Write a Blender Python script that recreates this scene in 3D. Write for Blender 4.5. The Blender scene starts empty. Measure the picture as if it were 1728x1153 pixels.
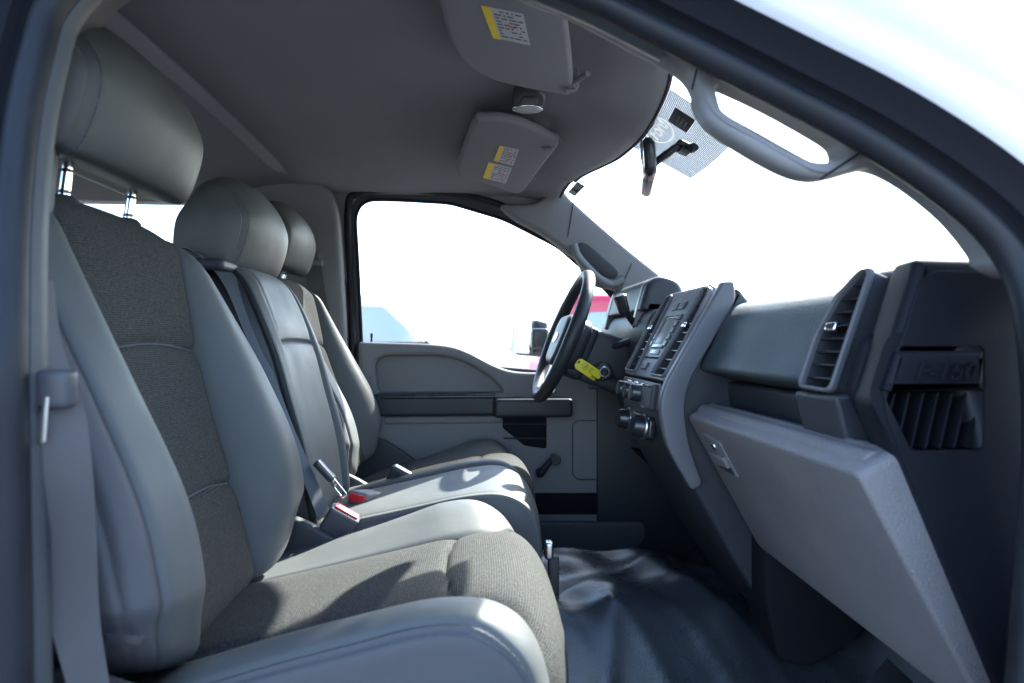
import bpy, bmesh, math, random
from math import sin, cos, pi, radians
from mathutils import Vector, Matrix
random.seed(7)
# ------------------------------------------------------------------ camera, sky, sun, exposure
# metres: x = forward in the truck, y = towards the driver's side, z = up, z 0 = cab floor
SC = bpy.context.scene
COL = SC.collection
CAMY, CAMZ, FPX, YAW = -1.22, .70, 1020.0, radians(3.6)
cam_d = bpy.data.cameras.new('camera')
cam_d.sensor_width = 36.0
cam_d.lens = FPX / 1728 * 36
cam_d.clip_start = .02
cam_d.clip_end = 2000
cam_d.dof.use_dof = True
cam_d.dof.focus_distance = 1.25
cam_d.dof.aperture_fstop = 4.5
cam = bpy.data.objects.new('camera', cam_d)
cam.location = (0, CAMY, CAMZ)
cam.rotation_euler = (pi / 2, 0, -YAW)
COL.objects.link(cam)
SC.camera = cam
SUN_DIR = Vector((.50, .58, .65)).normalized()          # towards the sun: ahead, driver's side, high
world = bpy.data.worlds.new('World')
SC.world = world
world.use_nodes = True
wn = world.node_tree
bg = wn.nodes['Background']
sky = wn.nodes.new('ShaderNodeTexSky')
sky.sky_type = 'NISHITA'
sky.sun_disc = False
sky.sun_elevation = math.asin(SUN_DIR.z)
sky.sun_rotation = math.atan2(SUN_DIR.x, SUN_DIR.y)
sky.dust_density = 1.5
sky.air_density = 1.0
sky.ozone_density = 2.5
wn.links.new(sky.outputs[0], bg.inputs[0])
bg.inputs[1].default_value = .135
sun_d = bpy.data.lights.new('sun', 'SUN')
sun_d.energy = 4.4
sun_d.angle = radians(.55)
sun_d.color = (1, .96, .91)
sun = bpy.data.objects.new('sun', sun_d)
sun.rotation_euler = SUN_DIR.to_track_quat('Z', 'Y').to_euler()
sun.location = (4, 3, 8)
COL.objects.link(sun)
SC.render.engine = 'CYCLES'
SC.view_settings.view_transform = 'Standard'
SC.view_settings.look = 'None'
SC.view_settings.gamma = 1
SC.view_settings.exposure = 3.15
SC.cycles.use_denoising = True
SC.cycles.max_bounces = 8
SC.cycles.diffuse_bounces = 5
SC.cycles.glossy_bounces = 4
SC.cycles.transparent_max_bounces = 12
SC.cycles.sample_clamp_indirect = 8

# ------------------------------------------------------------------ helpers
def at(px, py, Y):
    """world point on the lateral plane y=Y that the photograph shows at (px, py)"""
    t = (px - 864) / FPX
    d = Y - CAMY
    x = d * (t * cos(YAW) + sin(YAW)) / (cos(YAW) - t * sin(YAW))
    return Vector((x, Y, CAMZ - (py - 576.5) / FPX * (x * sin(YAW) + d * cos(YAW))))
def atz(px, py, Z):
    t = (px - 864) / FPX
    q = (Z - CAMZ) * FPX / (576.5 - py)
    r = t * q
    return Vector((r * cos(YAW) + q * sin(YAW), CAMY - r * sin(YAW) + q * cos(YAW), Z))
def xz(pts, Y):
    return [(p.x, p.z) for p in (at(a, b, Y) for a, b in pts)]
def smooth(e0, e1, x):
    t = min(1, max(0, (x - e0) / (e1 - e0)))
    return t * t * (3 - 2 * t)
def lerp(a, b, t):
    return a + (b - a) * t
def interp(tab, x):
    """smooth (Catmull-Rom style) lookup in a table of (x, value)"""
    if x <= tab[0][0]: return tab[0][1]
    if x >= tab[-1][0]: return tab[-1][1]
    for i in range(len(tab) - 1):
        x0, y0 = tab[i]
        x1, y1 = tab[i + 1]
        if x <= x1:
            m0 = (y1 - tab[i - 1][1]) / (x1 - tab[i - 1][0]) if i > 0 else (y1 - y0) / (x1 - x0)
            m1 = (tab[i + 2][1] - y0) / (tab[i + 2][0] - x0) if i + 2 < len(tab) else (y1 - y0) / (x1 - x0)
            h = x1 - x0
            t = (x - x0) / h
            return ((2*t**3 - 3*t*t + 1) * y0 + (t**3 - 2*t*t + t) * h * m0 + (-2*t**3 + 3*t*t) * y1 + (t**3 - t*t) * h * m1)
def catmull(P, n, closed=False):
    out = []
    N = len(P)
    P = [Vector(p) for p in P]
    segs = N if closed else N - 1
    for i in range(segs):
        p1, p2 = P[i], P[(i + 1) % N]
        p0 = P[i - 1] if (closed or i > 0) else p1 * 2 - p2
        p3 = P[(i + 2) % N] if (closed or i + 2 < N) else p2 * 2 - p1
        for k in range(n):
            t = k / n
            out.append(.5 * ((2 * p1) + (p2 - p0) * t + (2*p0 - 5*p1 + 4*p2 - p3) * t*t + (3*p1 - p0 - 3*p2 + p3) * t**3))
    if not closed: out.append(P[-1])
    return out
def rpoly(pts, r, n=5):
    """closed 2-D outline with its corners rounded; r a radius or one for each corner"""
    out = []
    N = len(pts)
    for i in range(N):
        p = Vector(pts[i]); a = Vector(pts[i - 1]) - p; b = Vector(pts[(i + 1) % N]) - p
        rr = r[i] if isinstance(r, (list, tuple)) else r
        ra, rb = min(rr, a.length * .48), min(rr, b.length * .48)
        if rr <= 0:
            out.append(tuple(p)); continue
        A, B = p + a.normalized() * ra, p + b.normalized() * rb
        for k in range(n + 1):
            t = k / n
            out.append(tuple(A * (1 - t)**2 + p * 2 * t * (1 - t) + B * t * t))
    return out
def link(name, me, mat, parent):
    o = bpy.data.objects.new(name, me)
    COL.objects.link(o)
    if mat: me.materials.append(M[mat] if isinstance(mat, str) else mat)
    if parent:
        o.parent = parent
        bpy_inv(o, parent)
    return o
def bpy_inv(o, parent):
    # parts keep world coordinates: undo the root's placement once
    o.matrix_parent_inverse = Matrix.Translation(-parent.location) if parent.parent is None else Matrix.Identity(4)
def mesh(name, V, Fc, mat, parent=None, angle=38, uv=None):
    me = bpy.data.meshes.new(name)
    me.from_pydata([tuple(v) for v in V], [], Fc)
    me.validate()
    if uv:
        l = me.uv_layers.new(name='uv')
        for lp in me.loops: l.data[lp.index].uv = uv[lp.vertex_index]
    finish(me, angle)
    return link(name, me, mat, parent)
def finish(me, angle=38):
    bm = bmesh.new(); bm.from_mesh(me)
    bmesh.ops.recalc_face_normals(bm, faces=bm.faces)
    bm.to_mesh(me); bm.free()
    for p in me.polygons: p.use_smooth = True
    me.set_sharp_from_angle(angle=radians(angle))
def bmobj(name, bm, mat, parent=None, angle=38):
    me = bpy.data.meshes.new(name)
    bm.to_mesh(me); bm.free()
    finish(me, angle)
    return link(name, me, mat, parent)
def plate(name, outer, plane, depth, bevel, mat, parent=None, holes=(), res=2, angle=38):
    """a flat outline (with holes) given thickness and rounded edges; plane maps (a, b, h) to the world"""
    cu = bpy.data.curves.new('tmp', 'CURVE')
    cu.dimensions = '2D'; cu.fill_mode = 'BOTH'
    cu.extrude = max(depth / 2 - bevel, 1e-5); cu.bevel_depth = bevel; cu.bevel_resolution = res; cu.offset = -bevel
    for pts in [outer] + list(holes):
        s = cu.splines.new('POLY')
        s.points.add(len(pts) - 1)
        for i, p in enumerate(pts): s.points[i].co = (p[0], p[1], 0, 1)
        s.use_cyclic_u = True
    o = bpy.data.objects.new('tmp', cu); COL.objects.link(o)
    dg = bpy.context.evaluated_depsgraph_get()
    me = bpy.data.meshes.new_from_object(o.evaluated_get(dg))
    bpy.data.objects.remove(o); bpy.data.curves.remove(cu)
    me.materials.clear()
    for v in me.vertices: v.co = Vector(plane(v.co.x, v.co.y, v.co.z))
    me.name = name
    bm = bmesh.new(); bm.from_mesh(me)
    bmesh.ops.remove_doubles(bm, verts=bm.verts, dist=1e-5)
    bm.to_mesh(me); bm.free()
    finish(me, angle)
    return link(name, me, mat, parent)
def PY(Y):                       # sheet facing the passenger side at y=Y; h grows away from the camera
    return lambda a, b, h: (a, Y + h, b)
def PZ(Z):
    return lambda a, b, h: (a, b, Z + h)
def PF(o, u, v):                 # any plane: origin o, unit axes u, v
    o, u, v = Vector(o), Vector(u).normalized(), Vector(v).normalized()
    n = u.cross(v)
    return lambda a, b, h: o + u * a + v * b + n * h
def box(name, lo, hi, mat, parent=None, bevel=.004, seg=2, fn=None):
    bm = bmesh.new()
    bmesh.ops.create_cube(bm, size=1)
    lo, hi = Vector(lo), Vector(hi)
    for v in bm.verts: v.co = Vector([lerp(lo[i], hi[i], v.co[i] + .5) for i in range(3)])
    if bevel: bmesh.ops.bevel(bm, geom=bm.edges[:], offset=bevel, segments=seg, affect='EDGES', profile=.6)
    if fn:
        for v in bm.verts: v.co = Vector(fn(v.co))
    return bmobj(name, bm, mat, parent)
def tube(name, P, r, mat, parent=None, n=10, caps=True, flat=1.0, up=(0, 0, 1), res=0):
    P = [Vector(p) for p in P]
    if res: P = catmull(P, res)
    V, Fc = [], []
    for i, p in enumerate(P):
        t = (P[min(i + 1, len(P) - 1)] - P[max(i - 1, 0)]).normalized()
        a = t.cross(Vector(up))
        if a.length < 1e-4: a = t.cross(Vector((1, 0, 0)))
        a.normalize(); b = a.cross(t)
        rr = r(i / (len(P) - 1)) if callable(r) else r
        for k in range(n):
            an = 2 * pi * k / n
            V.append(p + a * cos(an) * rr + b * sin(an) * rr * flat)
    for i in range(len(P) - 1):
        for k in range(n):
            Fc.append((i*n + k, i*n + (k+1) % n, (i+1)*n + (k+1) % n, (i+1)*n + k))
    if caps:
        Fc.append(tuple(range(n))); Fc.append(tuple(range((len(P)-1)*n, len(P)*n)))
    return mesh(name, V, Fc, mat, parent, 50)
def cyl(name, a, b, r0, r1, mat, parent=None, n=20, bev=.0015):
    a, b = Vector(a), Vector(b)
    d = (b - a)
    L = d.length; d.normalize()
    P = [(0, r0 - bev), (bev, r0), (L - bev, r1), (L, r1 - bev)]
    u = d.orthogonal().normalized(); w = d.cross(u)
    V = []; Fc = []
    for s, r in P:
        for k in range(n):
            V.append(a + d * s + (u * cos(2*pi*k/n) + w * sin(2*pi*k/n)) * r)
    for i in range(3):
        for k in range(n): Fc.append((i*n+k, i*n+(k+1) % n, (i+1)*n+(k+1) % n, (i+1)*n+k))
    Fc.append(tuple(range(n))); Fc.append(tuple(range(3*n, 4*n)))
    return mesh(name, V, Fc, mat, parent, 40)
def ribbon(name, P, W, th, mat, parent=None, res=6):
    """a strap: centre line P, half-width vectors W, thickness th"""
    P = catmull(P, res); W = catmull(W, res)
    V, Fc = [], []
    for i, p in enumerate(P):
        t = (P[min(i+1, len(P)-1)] - P[max(i-1, 0)]).normalized()
        n = t.cross(W[i]).normalized() * th / 2
        V += [p - W[i] - n, p + W[i] - n, p + W[i] + n, p - W[i] + n]
    for i in range(len(P) - 1):
        for k in range(4): Fc.append((i*4+k, i*4+(k+1) % 4, (i+1)*4+(k+1) % 4, (i+1)*4+k))
    Fc += [(0, 1, 2, 3), tuple(len(V) - 4 + k for k in range(4))]
    uv = [(0 if k in (0, 3) else 1, i * .02) for i in range(len(P)) for k in range(4)]
    return mesh(name, V, Fc, mat, parent, 40, uv=uv)
def stitches(name, P, mat, parent, ln=.0042, gap=.0022, r=.0005):
    """a dashed row of thread along the polyline P"""
    P = [Vector(p) for p in P]
    V, Fc = [], []
    acc = 0
    for a, b in zip(P, P[1:]):
        L = (b - a).length
        if L < 1e-6: continue
        t = (b - a) / L
        u = t.orthogonal().normalized() * r; w = t.cross(u)
        s = -acc
        while s < L:
            if s >= 0:
                p0 = a + t * s; p1 = a + t * min(s + ln, L + ln * .5)
                k = len(V)
                for p in (p0, p1): V.extend([p + u, p + w, p - u, p - w])
                for j in range(4): Fc.append((k + j, k + (j+1) % 4, k + 4 + (j+1) % 4, k + 4 + j))
            s += ln + gap
        acc = L + acc if s < 0 else (ln + gap) - (s - L)
    if not V: return None
    o = mesh(name, V, Fc, mat, parent)
    o['kind'] = 'stuff'
    return o
def text(name, body, size, frame, mat, parent=None, ext=.0004, shear=0, bevel=0):
    """flat lettering: frame maps (a, b, h) to the world, text centred on (0, 0)"""
    cu = bpy.data.curves.new('tmp', 'FONT')
    cu.body = body; cu.size = size; cu.extrude = ext; cu.align_x = 'CENTER'; cu.align_y = 'CENTER'; cu.shear = shear; cu.bevel_depth = bevel
    o = bpy.data.objects.new('tmp', cu); COL.objects.link(o)
    dg = bpy.context.evaluated_depsgraph_get()
    me = bpy.data.meshes.new_from_object(o.evaluated_get(dg))
    bpy.data.objects.remove(o); bpy.data.curves.remove(cu)
    me.materials.clear()
    for v in me.vertices: v.co = Vector(frame(v.co.x, v.co.y, v.co.z))
    me.name = name
    finish(me, 30)
    return link(name, me, mat, parent)
def thing(name, loc, label, cat, group=None):
    o = bpy.data.objects.new(name, None)
    o.empty_display_size = .05
    COL.objects.link(o)
    o.location = loc
    return tag(o, label, cat, group)
def tag(o, label, cat, group=None):
    o['label'] = label; o['category'] = cat
    if group: o['group'] = group
    return o

# ------------------------------------------------------------------ materials
M = {}
def mat(name, col, rough=.5, spec=.5, metal=0, bump=None, var=0, vscale=6, coat=0, sheen=0):
    m = bpy.data.materials.new(name)
    m.use_nodes = True
    nt = m.node_tree
    b = nt.nodes['Principled BSDF']
    b.inputs['Base Color'].default_value = (*col, 1)
    b.inputs['Roughness'].default_value = rough
    b.inputs['Specular IOR Level'].default_value = spec
    b.inputs['Metallic'].default_value = metal
    b.inputs['Coat Weight'].default_value = coat
    b.inputs['Sheen Weight'].default_value = sheen
    tc = nt.nodes.new('ShaderNodeTexCoord')
    if var:
        nz = nt.nodes.new('ShaderNodeTexNoise')
        nz.inputs['Scale'].default_value = vscale; nz.inputs['Detail'].default_value = 5
        nt.links.new(tc.outputs['Object'], nz.inputs['Vector'])
        mx = nt.nodes.new('ShaderNodeMixRGB'); mx.blend_type = 'MULTIPLY'; mx.inputs[0].default_value = 1
        mr = nt.nodes.new('ShaderNodeMapRange')
        mr.inputs[1].default_value = .3; mr.inputs[2].default_value = .7
        mr.inputs[3].default_value = 1 - var; mr.inputs[4].default_value = 1 + var
        nt.links.new(nz.outputs[0], mr.inputs[0])
        mx.inputs[1].default_value = (*col, 1)
        nt.links.new(mr.outputs[0], mx.inputs[2])
        nt.links.new(mx.outputs[0], b.inputs['Base Color'])
        rr = nt.nodes.new('ShaderNodeMapRange')
        rr.inputs[1].default_value = .3; rr.inputs[2].default_value = .7
        rr.inputs[3].default_value = max(.03, rough - .08); rr.inputs[4].default_value = min(1, rough + .08)
        nt.links.new(nz.outputs[0], rr.inputs[0]); nt.links.new(rr.outputs[0], b.inputs['Roughness'])
    if bump:
        last = None
        for kind, sc, st, dist in bump:
            if kind == 'noise':
                t = nt.nodes.new('ShaderNodeTexNoise'); t.inputs['Scale'].default_value = sc; t.inputs['Detail'].default_value = 4
            else:
                t = nt.nodes.new('ShaderNodeTexVoronoi'); t.inputs['Scale'].default_value = sc
            nt.links.new(tc.outputs['Object'], t.inputs['Vector'])
            bp = nt.nodes.new('ShaderNodeBump')
            bp.inputs['Strength'].default_value = st; bp.inputs['Distance'].default_value = dist
            nt.links.new(t.outputs[0], bp.inputs['Height'])
            if last: nt.links.new(last.outputs[0], bp.inputs['Normal'])
            last = bp
        nt.links.new(last.outputs[0], b.inputs['Normal'])
    M[name] = m
    return m
mat('seat_vinyl', (0.068, 0.074, 0.074), .55, .35, bump=[('noise', 14, .25, .006), ('voronoi', 900, .12, .0006)], var=.05, vscale=9)
mat('seat_side', (0.061, 0.062, 0.068), .6, .3, bump=[('noise', 11, .35, .008), ('voronoi', 900, .12, .0006)], var=.05, vscale=7)
mat('black_vinyl', (0.018, 0.02, 0.023), .5, .4, bump=[('noise', 16, .3, .006), ('voronoi', 800, .15, .0006)], var=.1)
mat('thread', (.06, .065, .08), .8)
mat('headliner', (0.19, 0.186, 0.197), .95, .1, bump=[('noise', 700, .25, .001), ('noise', 5, .2, .01)], var=.04, vscale=4)
mat('visor', (0.2, 0.196, 0.206), .9, .12, bump=[('noise', 900, .25, .0008)], var=.03)
mat('trim_grey', (0.17, 0.17, 0.175), .6, .35, bump=[('voronoi', 700, .2, .0006)], var=.04, vscale=5)
mat('trim_dark', (0.025, 0.027, 0.031), .5, .4, bump=[('voronoi', 600, .3, .0008)], var=.08, vscale=6)
mat('dash_pad', (0.048, 0.064, 0.074), .52, .45, bump=[('voronoi', 420, .5, .0012), ('noise', 40, .1, .002)], var=.08, vscale=10)
mat('dash_dark', (0.026, 0.029, 0.037), .5, .4, bump=[('voronoi', 700, .25, .0006)], var=.08, vscale=5)
mat('stack_grey', (0.1, 0.1, 0.112), .42, .45, bump=[('voronoi', 900, .12, .0004)], var=.05)
mat('glove_grey', (0.165, 0.155, 0.162), .55, .4, bump=[('voronoi', 480, .7, .0012), ('noise', 60, .06, .002)], var=.09, vscale=7)
mat('black_gloss', (.018, .02, .024), .25, .5, var=.1)
mat('black_matte', (.010, .011, .015), .8, .1, var=.1)
mat('screen', (.012, .014, .018), .35, .2)
mat('button', (0.05, 0.052, 0.058), .4, .5)
mat('chrome', (.75, .77, .8), .12, .5, metal=1)
mat('steel', (.55, .56, .58), .3, .5, metal=1)
mat('rubber', (.012, .014, .018), .5, .25, var=.15, vscale=20)
mat('mat_vinyl', (0.022, 0.027, 0.033), .30, .5, bump=[('noise', 5, .12, .02), ('voronoi', 450, .3, .0008)], var=.12, vscale=9)
mat('pillar_trim', (0.042, 0.048, 0.054), .55, .4, bump=[('voronoi', 700, .2, .0006)], var=.05)
mat('cap_shaded_black', (.008, .0095, .014), .6, .12, bump=[('voronoi', 700, .25, .0006)], var=.08, vscale=5)  # darker dash plastic: the end cap's shade beside the open door is in the colour
mat('trim_shaded', (.085, .087, .095), .6, .3, bump=[('voronoi', 700, .2, .0006)], var=.05)  # grey trim with the shade low on the door put into its colour
mat('belt', (0.075, 0.072, 0.075), .7, .3, bump=[('noise', 500, .3, .0006)])
mat('belt_black', (0.05, 0.058, 0.068), .5, .5, bump=[('noise', 500, .3, .0006)])
mat('buckle_grey', (0.045, 0.046, 0.054), .45, .4, bump=[('voronoi', 900, .2, .0004)])
mat('red_plastic', (.65, .02, .03), .3, .5)
mat('paint_white', (.72, .73, .76), .22, .5, coat=.6)
mat('paint_red', (.50, .015, .05), .3, .5, coat=.5)
mat('paint_silver', (.45, .47, .5), .3, .5, metal=.4, coat=.4)
mat('car_glass', (0.3, 0.36, 0.38), .15, .6)  # pale base colour stands in for sky reflected in the glass
mat('tyre', (.02, .02, .022), .8, .3, bump=[('noise', 60, .4, .01)])
mat('yellow_tag', (0.62, 0.52, 0.01), .4, .4)
mat('yellow_label', (.75, .55, .04), .6, .3)
mat('paper', (0.42, 0.42, 0.43), .6, .3)
mat('ink', (.03, .03, .035), .6, .3)
mat('ink_red', (.45, .08, .07), .6, .3)
mat('ink_white', (.7, .7, .72), .6, .3)
mat('mirror', (.85, .87, .9), .02, .5, metal=1)
mat('lens', (0.4, 0.4, 0.39), .2, .5, var=.05)
mat('concrete', (0.085, 0.085, 0.088), .85, .3, bump=[('noise', 6, .4, .02)], var=.12, vscale=.6)
def glass_mat(name, tint, gloss):
    m = bpy.data.materials.new(name); m.use_nodes = True
    nt = m.node_tree
    nt.nodes.remove(nt.nodes['Principled BSDF'])
    t = nt.nodes.new('ShaderNodeBsdfTransparent'); t.inputs[0].default_value = (*tint, 1)
    g = nt.nodes.new('ShaderNodeBsdfGlossy'); g.inputs['Roughness'].default_value = .02
    fr = nt.nodes.new('ShaderNodeFresnel'); fr.inputs[0].default_value = 1.45
    mu = nt.nodes.new('ShaderNodeMath'); mu.operation = 'MULTIPLY'; mu.inputs[1].default_value = gloss
    mx = nt.nodes.new('ShaderNodeMixShader')
    nt.links.new(fr.outputs[0], mu.inputs[0]); nt.links.new(mu.outputs[0], mx.inputs[0])
    nt.links.new(t.outputs[0], mx.inputs[1]); nt.links.new(g.outputs[0], mx.inputs[2])
    nt.links.new(mx.outputs[0], nt.nodes['Material Output'].inputs[0])
    M[name] = m
glass_mat('glass', (.93, .96, .95), .5)
def frit_mat(name):
    m = bpy.data.materials.new(name); m.use_nodes = True
    nt = m.node_tree
    nt.nodes.remove(nt.nodes['Principled BSDF'])
    t = nt.nodes.new('ShaderNodeBsdfTranslucent'); t.inputs[0].default_value = (.85, .87, .88, 1)
    nt.links.new(t.outputs[0], nt.nodes['Material Output'].inputs[0])
    M[name] = m
frit_mat('frit_white')
def weave_mat(name, c0, c1, pitch):
    """ribbed woven cloth in the surface's own metres (uv)"""
    m = bpy.data.materials.new(name); m.use_nodes = True
    nt = m.node_tree; b = nt.nodes['Principled BSDF']
    b.inputs['Roughness'].default_value = .9; b.inputs['Specular IOR Level'].default_value = .15; b.inputs['Sheen Weight'].default_value = 0
    uv = nt.nodes.new('ShaderNodeUVMap')
    sp = nt.nodes.new('ShaderNodeSeparateXYZ'); nt.links.new(uv.outputs[0], sp.inputs[0])
    def sn(src, p, ph=0):
        a = nt.nodes.new('ShaderNodeMath'); a.operation = 'MULTIPLY'; a.inputs[1].default_value = 2 * pi / p
        nt.links.new(src, a.inputs[0])
        s = nt.nodes.new('ShaderNodeMath'); s.operation = 'SINE'; nt.links.new(a.outputs[0], s.inputs[0])
        return s.outputs[0]
    v = sn(sp.outputs[1], pitch); u = sn(sp.outputs[0], pitch * 1.3)
    ml = nt.nodes.new('ShaderNodeMath'); ml.operation = 'MULTIPLY'; nt.links.new(u, ml.inputs[0]); ml.inputs[1].default_value = .45
    ad = nt.nodes.new('ShaderNodeMath'); ad.operation = 'ADD'; nt.links.new(v, ad.inputs[0]); nt.links.new(ml.outputs[0], ad.inputs[1])
    tc = nt.nodes.new('ShaderNodeTexCoord')
    nz = nt.nodes.new('ShaderNodeTexNoise'); nz.inputs['Scale'].default_value = 420; nz.inputs['Detail'].default_value = 3
    nt.links.new(tc.outputs['Object'], nz.inputs[0])
    n2 = nt.nodes.new('ShaderNodeMath'); n2.operation = 'MULTIPLY_ADD'; nt.links.new(nz.outputs[0], n2.inputs[0]); n2.inputs[1].default_value = 6.5; n2.inputs[2].default_value = -3.25
    a2 = nt.nodes.new('ShaderNodeMath'); a2.operation = 'ADD'; nt.links.new(ad.outputs[0], a2.inputs[0]); nt.links.new(n2.outputs[0], a2.inputs[1])
    mr = nt.nodes.new('ShaderNodeMapRange'); mr.inputs[1].default_value = -1.8; mr.inputs[2].default_value = 1.8
    nt.links.new(a2.outputs[0], mr.inputs[0])
    cr = nt.nodes.new('ShaderNodeMixRGB'); cr.inputs[1].default_value = (*c0, 1); cr.inputs[2].default_value = (*c1, 1)
    nt.links.new(mr.outputs[0], cr.inputs[0]); nt.links.new(cr.outputs[0], b.inputs['Base Color'])
    bp = nt.nodes.new('ShaderNodeBump'); bp.inputs['Strength'].default_value = .35; bp.inputs['Distance'].default_value = .001
    nt.links.new(mr.outputs[0], bp.inputs['Height'])
    nb = nt.nodes.new('ShaderNodeTexNoise'); nb.inputs['Scale'].default_value = 13; nt.links.new(tc.outputs['Object'], nb.inputs[0])
    b2 = nt.nodes.new('ShaderNodeBump'); b2.inputs['Strength'].default_value = .3; b2.inputs['Distance'].default_value = .006
    nt.links.new(nb.outputs[0], b2.inputs['Height']); nt.links.new(b2.outputs[0], bp.inputs['Normal'])
    nt.links.new(bp.outputs[0], b.inputs['Normal'])
    M[name] = m
weave_mat('seat_cloth', (.0115, .0124, .0124), (.062, .0625, .0595), .0029)

# ------------------------------------------------------------------ the setting outside
def ground():
    V = [(-300, -300, -.75), (300, -300, -.75), (300, 300, -.75), (-300, 300, -.75)]
    o = mesh('ground', V, [(0, 1, 2, 3)], 'concrete')
    o['kind'] = 'structure'
ground()

# ------------------------------------------------------------------ the truck's cab
truck = thing('pickup_truck', (0, 0, -.75), 'white pickup truck cab seen through its open passenger door', 'truck')
HX = [(-.72, .20), (-.6, .235), (-.40, .28), (-.243, .316), (-.163, .335), (-.021, .355), (.104, .360), (.235, .344), (.301, .318), (.379, .282), (.457, .266), (.557, .254), (.72, .24)]
def hx(y): return interp(HX, y)
def roofz(x, y):
    z = 1.178 - .020 * (y / .6) ** 2
    if y < -.42: z -= .105 * smooth(-.42, -.68, y) + 0
    if y > .50: z -= .012 * smooth(.5, .66, y)
    # step across the roof behind the front seats
    ym = smooth(.52, .36, y)
    z -= .024 * smooth(-.508, -.524, x) * ym + .020 * smooth(-.52, -.75, x) * (1 - ym)
    z += .014 * smooth(-.54, -.75, x) * ym
    # console bulge that runs down to the windscreen header
    e = hx(y)
    z -= .030 * smooth(.10, e + .02, x) * (1 if y < .45 else .6)
    # rounded pocket above each visor
    for c in (-.36, .30):
        z += .010 * smooth(.27, .20, abs(y - c)) * smooth(.02, .05, x) * smooth(.235, .17, x)
    return z
def make_headliner():
    nx, ny = 130, 80
    V, Fc = [], []
    us = sorted([k / 110 for k in range(111)] + [None or (.632 + .0016 * q) for q in range(20)])
    for j in range(ny + 1):
        y = lerp(-.70, .70, j / ny)
        for i in range(nx + 1):
            u = us[i]
            x = lerp(-1.85, -.56, u / .6) if u < .6 else lerp(-.56, -.47, (u - .6) / .09) if u < .69 else lerp(-.47, hx(y), (u - .69) / .31)
            z = roofz(x, y)
            if i == nx: z += .0
            V.append((x, y, z))
        x = hx(y)
        V.append((x + .006, y, roofz(x, y) + .004)); V.append((x + .008, y, roofz(x, y) + .03))
    w = nx + 3
    for j in range(ny):
        for i in range(w - 1): Fc.append((j*w+i, j*w+i+1, (j+1)*w+i+1, (j+1)*w+i))
    return mesh('headliner', V, Fc, 'headliner', truck, 60)
headliner = make_headliner()
tube('header_seal', [(hx(y) + .010, y, roofz(hx(y), y) + .004) for y in [lerp(-.62, .62, k / 60) for k in range(61)]], .004, 'rubber', headliner, 6)
# outer roof skin
V, Fc = [], []
for j in range(21):
    y = lerp(-.74, .76, j / 20)
    for i in range(25):
        x = lerp(-1.95, hx(y) + .012, i / 24)
        V.append((x, y, 1.235 - .05 * (y / .7) ** 2 - .06 * smooth(-.05, .30, x) - (.105 * smooth(-.45, -.72, y))))
for j in range(20):
    for i in range(24): Fc.append((j*25+i, j*25+i+1, (j+1)*25+i+1, (j+1)*25+i))
mesh('roof_panel', V, Fc, 'paint_white', truck)

# driver's side: upright side wall of the cab with a rear window, and the front door opening
def YD(z): return .80 - .16 * max(0, z - .70) / .45
def PD(a, b, h): return (a, YD(b) + h, b)
rearwin = rpoly([(-1.48, .70), (-1.42, 1.10), (-1.35, 1.145), (-.80, 1.152), (-.76, 1.12), (-.72, .70)], .06)
frontgap = rpoly([(-.395, -.05), (-.395, .70), (-.385, 1.10), (-.33, 1.155), (-.10, 1.150), (.08, 1.115), (.28, 1.00), (.58, .82), (.72, .66), (.70, -.05)], [.01, .02, .06, .05, .05, .1, .1, .1, .02, .02])
side = rpoly([(-1.95, -.1), (-1.95, 1.22), (.18, 1.19), (.40, 1.03), (.95, .70), (.95, -.1)], .02)
plate('side_wall', side, PD, .03, .006, 'trim_grey', truck, holes=[rearwin, frontgap])
o = plate('rear_side_window', rpoly([(-1.5, .68), (-1.44, 1.12), (-1.36, 1.16), (-.80, 1.165), (-.74, 1.13), (-.70, .68)], .06), lambda a, b, h: (a, YD(b) + .012 + h, b), .004, .0005, 'glass', truck)
tube('window_seal', [PD(a, b, -.008) for a, b in rearwin + rearwin[:1]], .009, 'rubber', o, 8)
# passenger side behind the door opening, rear wall, firewall, floor, bonnet, bed
def YP(z): return -(.80 - .12 * max(0, z - .70) / .32)
rw = rpoly([(-1.48, .70), (-1.42, 1.00), (-1.35, 1.03), (-.66, 1.03), (-.60, .98), (-.58, .70)], .05)
plate('side_wall', rpoly([(-1.95, -.1), (-1.95, 1.08), (-.42, 1.08), (-.42, .95), (-.37, .70), (-.36, -.1)], .02), lambda a, b, h: (a, YP(b) + .035 + h, b), .03, .006, 'trim_grey', truck, holes=[rw])
o = plate('rear_side_window', rpoly([(-1.5, .68), (-1.44, 1.02), (-1.36, 1.045), (-.66, 1.045), (-.58, 1.0), (-.56, .68)], .05), lambda a, b, h: (a, YP(b) + .03 + h, b), .004, .0005, 'glass', truck)
o = plate('rear_wall', [(-.8, -.1), (.8, -.1), (.78, .7), (.68, 1.22), (-.64, 1.2), (-.78, .7)], lambda a, b, h: (-1.90 + h, a, b), .03, .004, 'trim_grey', truck, holes=[rpoly([(-.6, .72), (.6, .72), (.55, 1.08), (-.5, 1.06)], .06)])
plate('rear_window', rpoly([(-.62, .70), (.62, .70), (.57, 1.1), (-.52, 1.08)], .06), lambda a, b, h: (-1.91 + h, a, b), .004, .0005, 'glass', o)
box('firewall', (.93, -.80, -.05), (.97, .80, .62), 'black_matte', truck, .005)
box('floor_pan', (-1.92, -.80, -.10), (.95, .80, -.02), 'black_matte', truck, .005)
box('bonnet', (.98, -.86, .30), (2.25, .88, .60), 'paint_white', truck, .06, 4, lambda p: (p.x, p.y, p.z - .10 * smooth(1.2, 2.3, p.x)))
box('front_fender', (.55, -.95, -.25), (2.20, -.80, .52), 'paint_white', truck, .04, 3)
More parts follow.
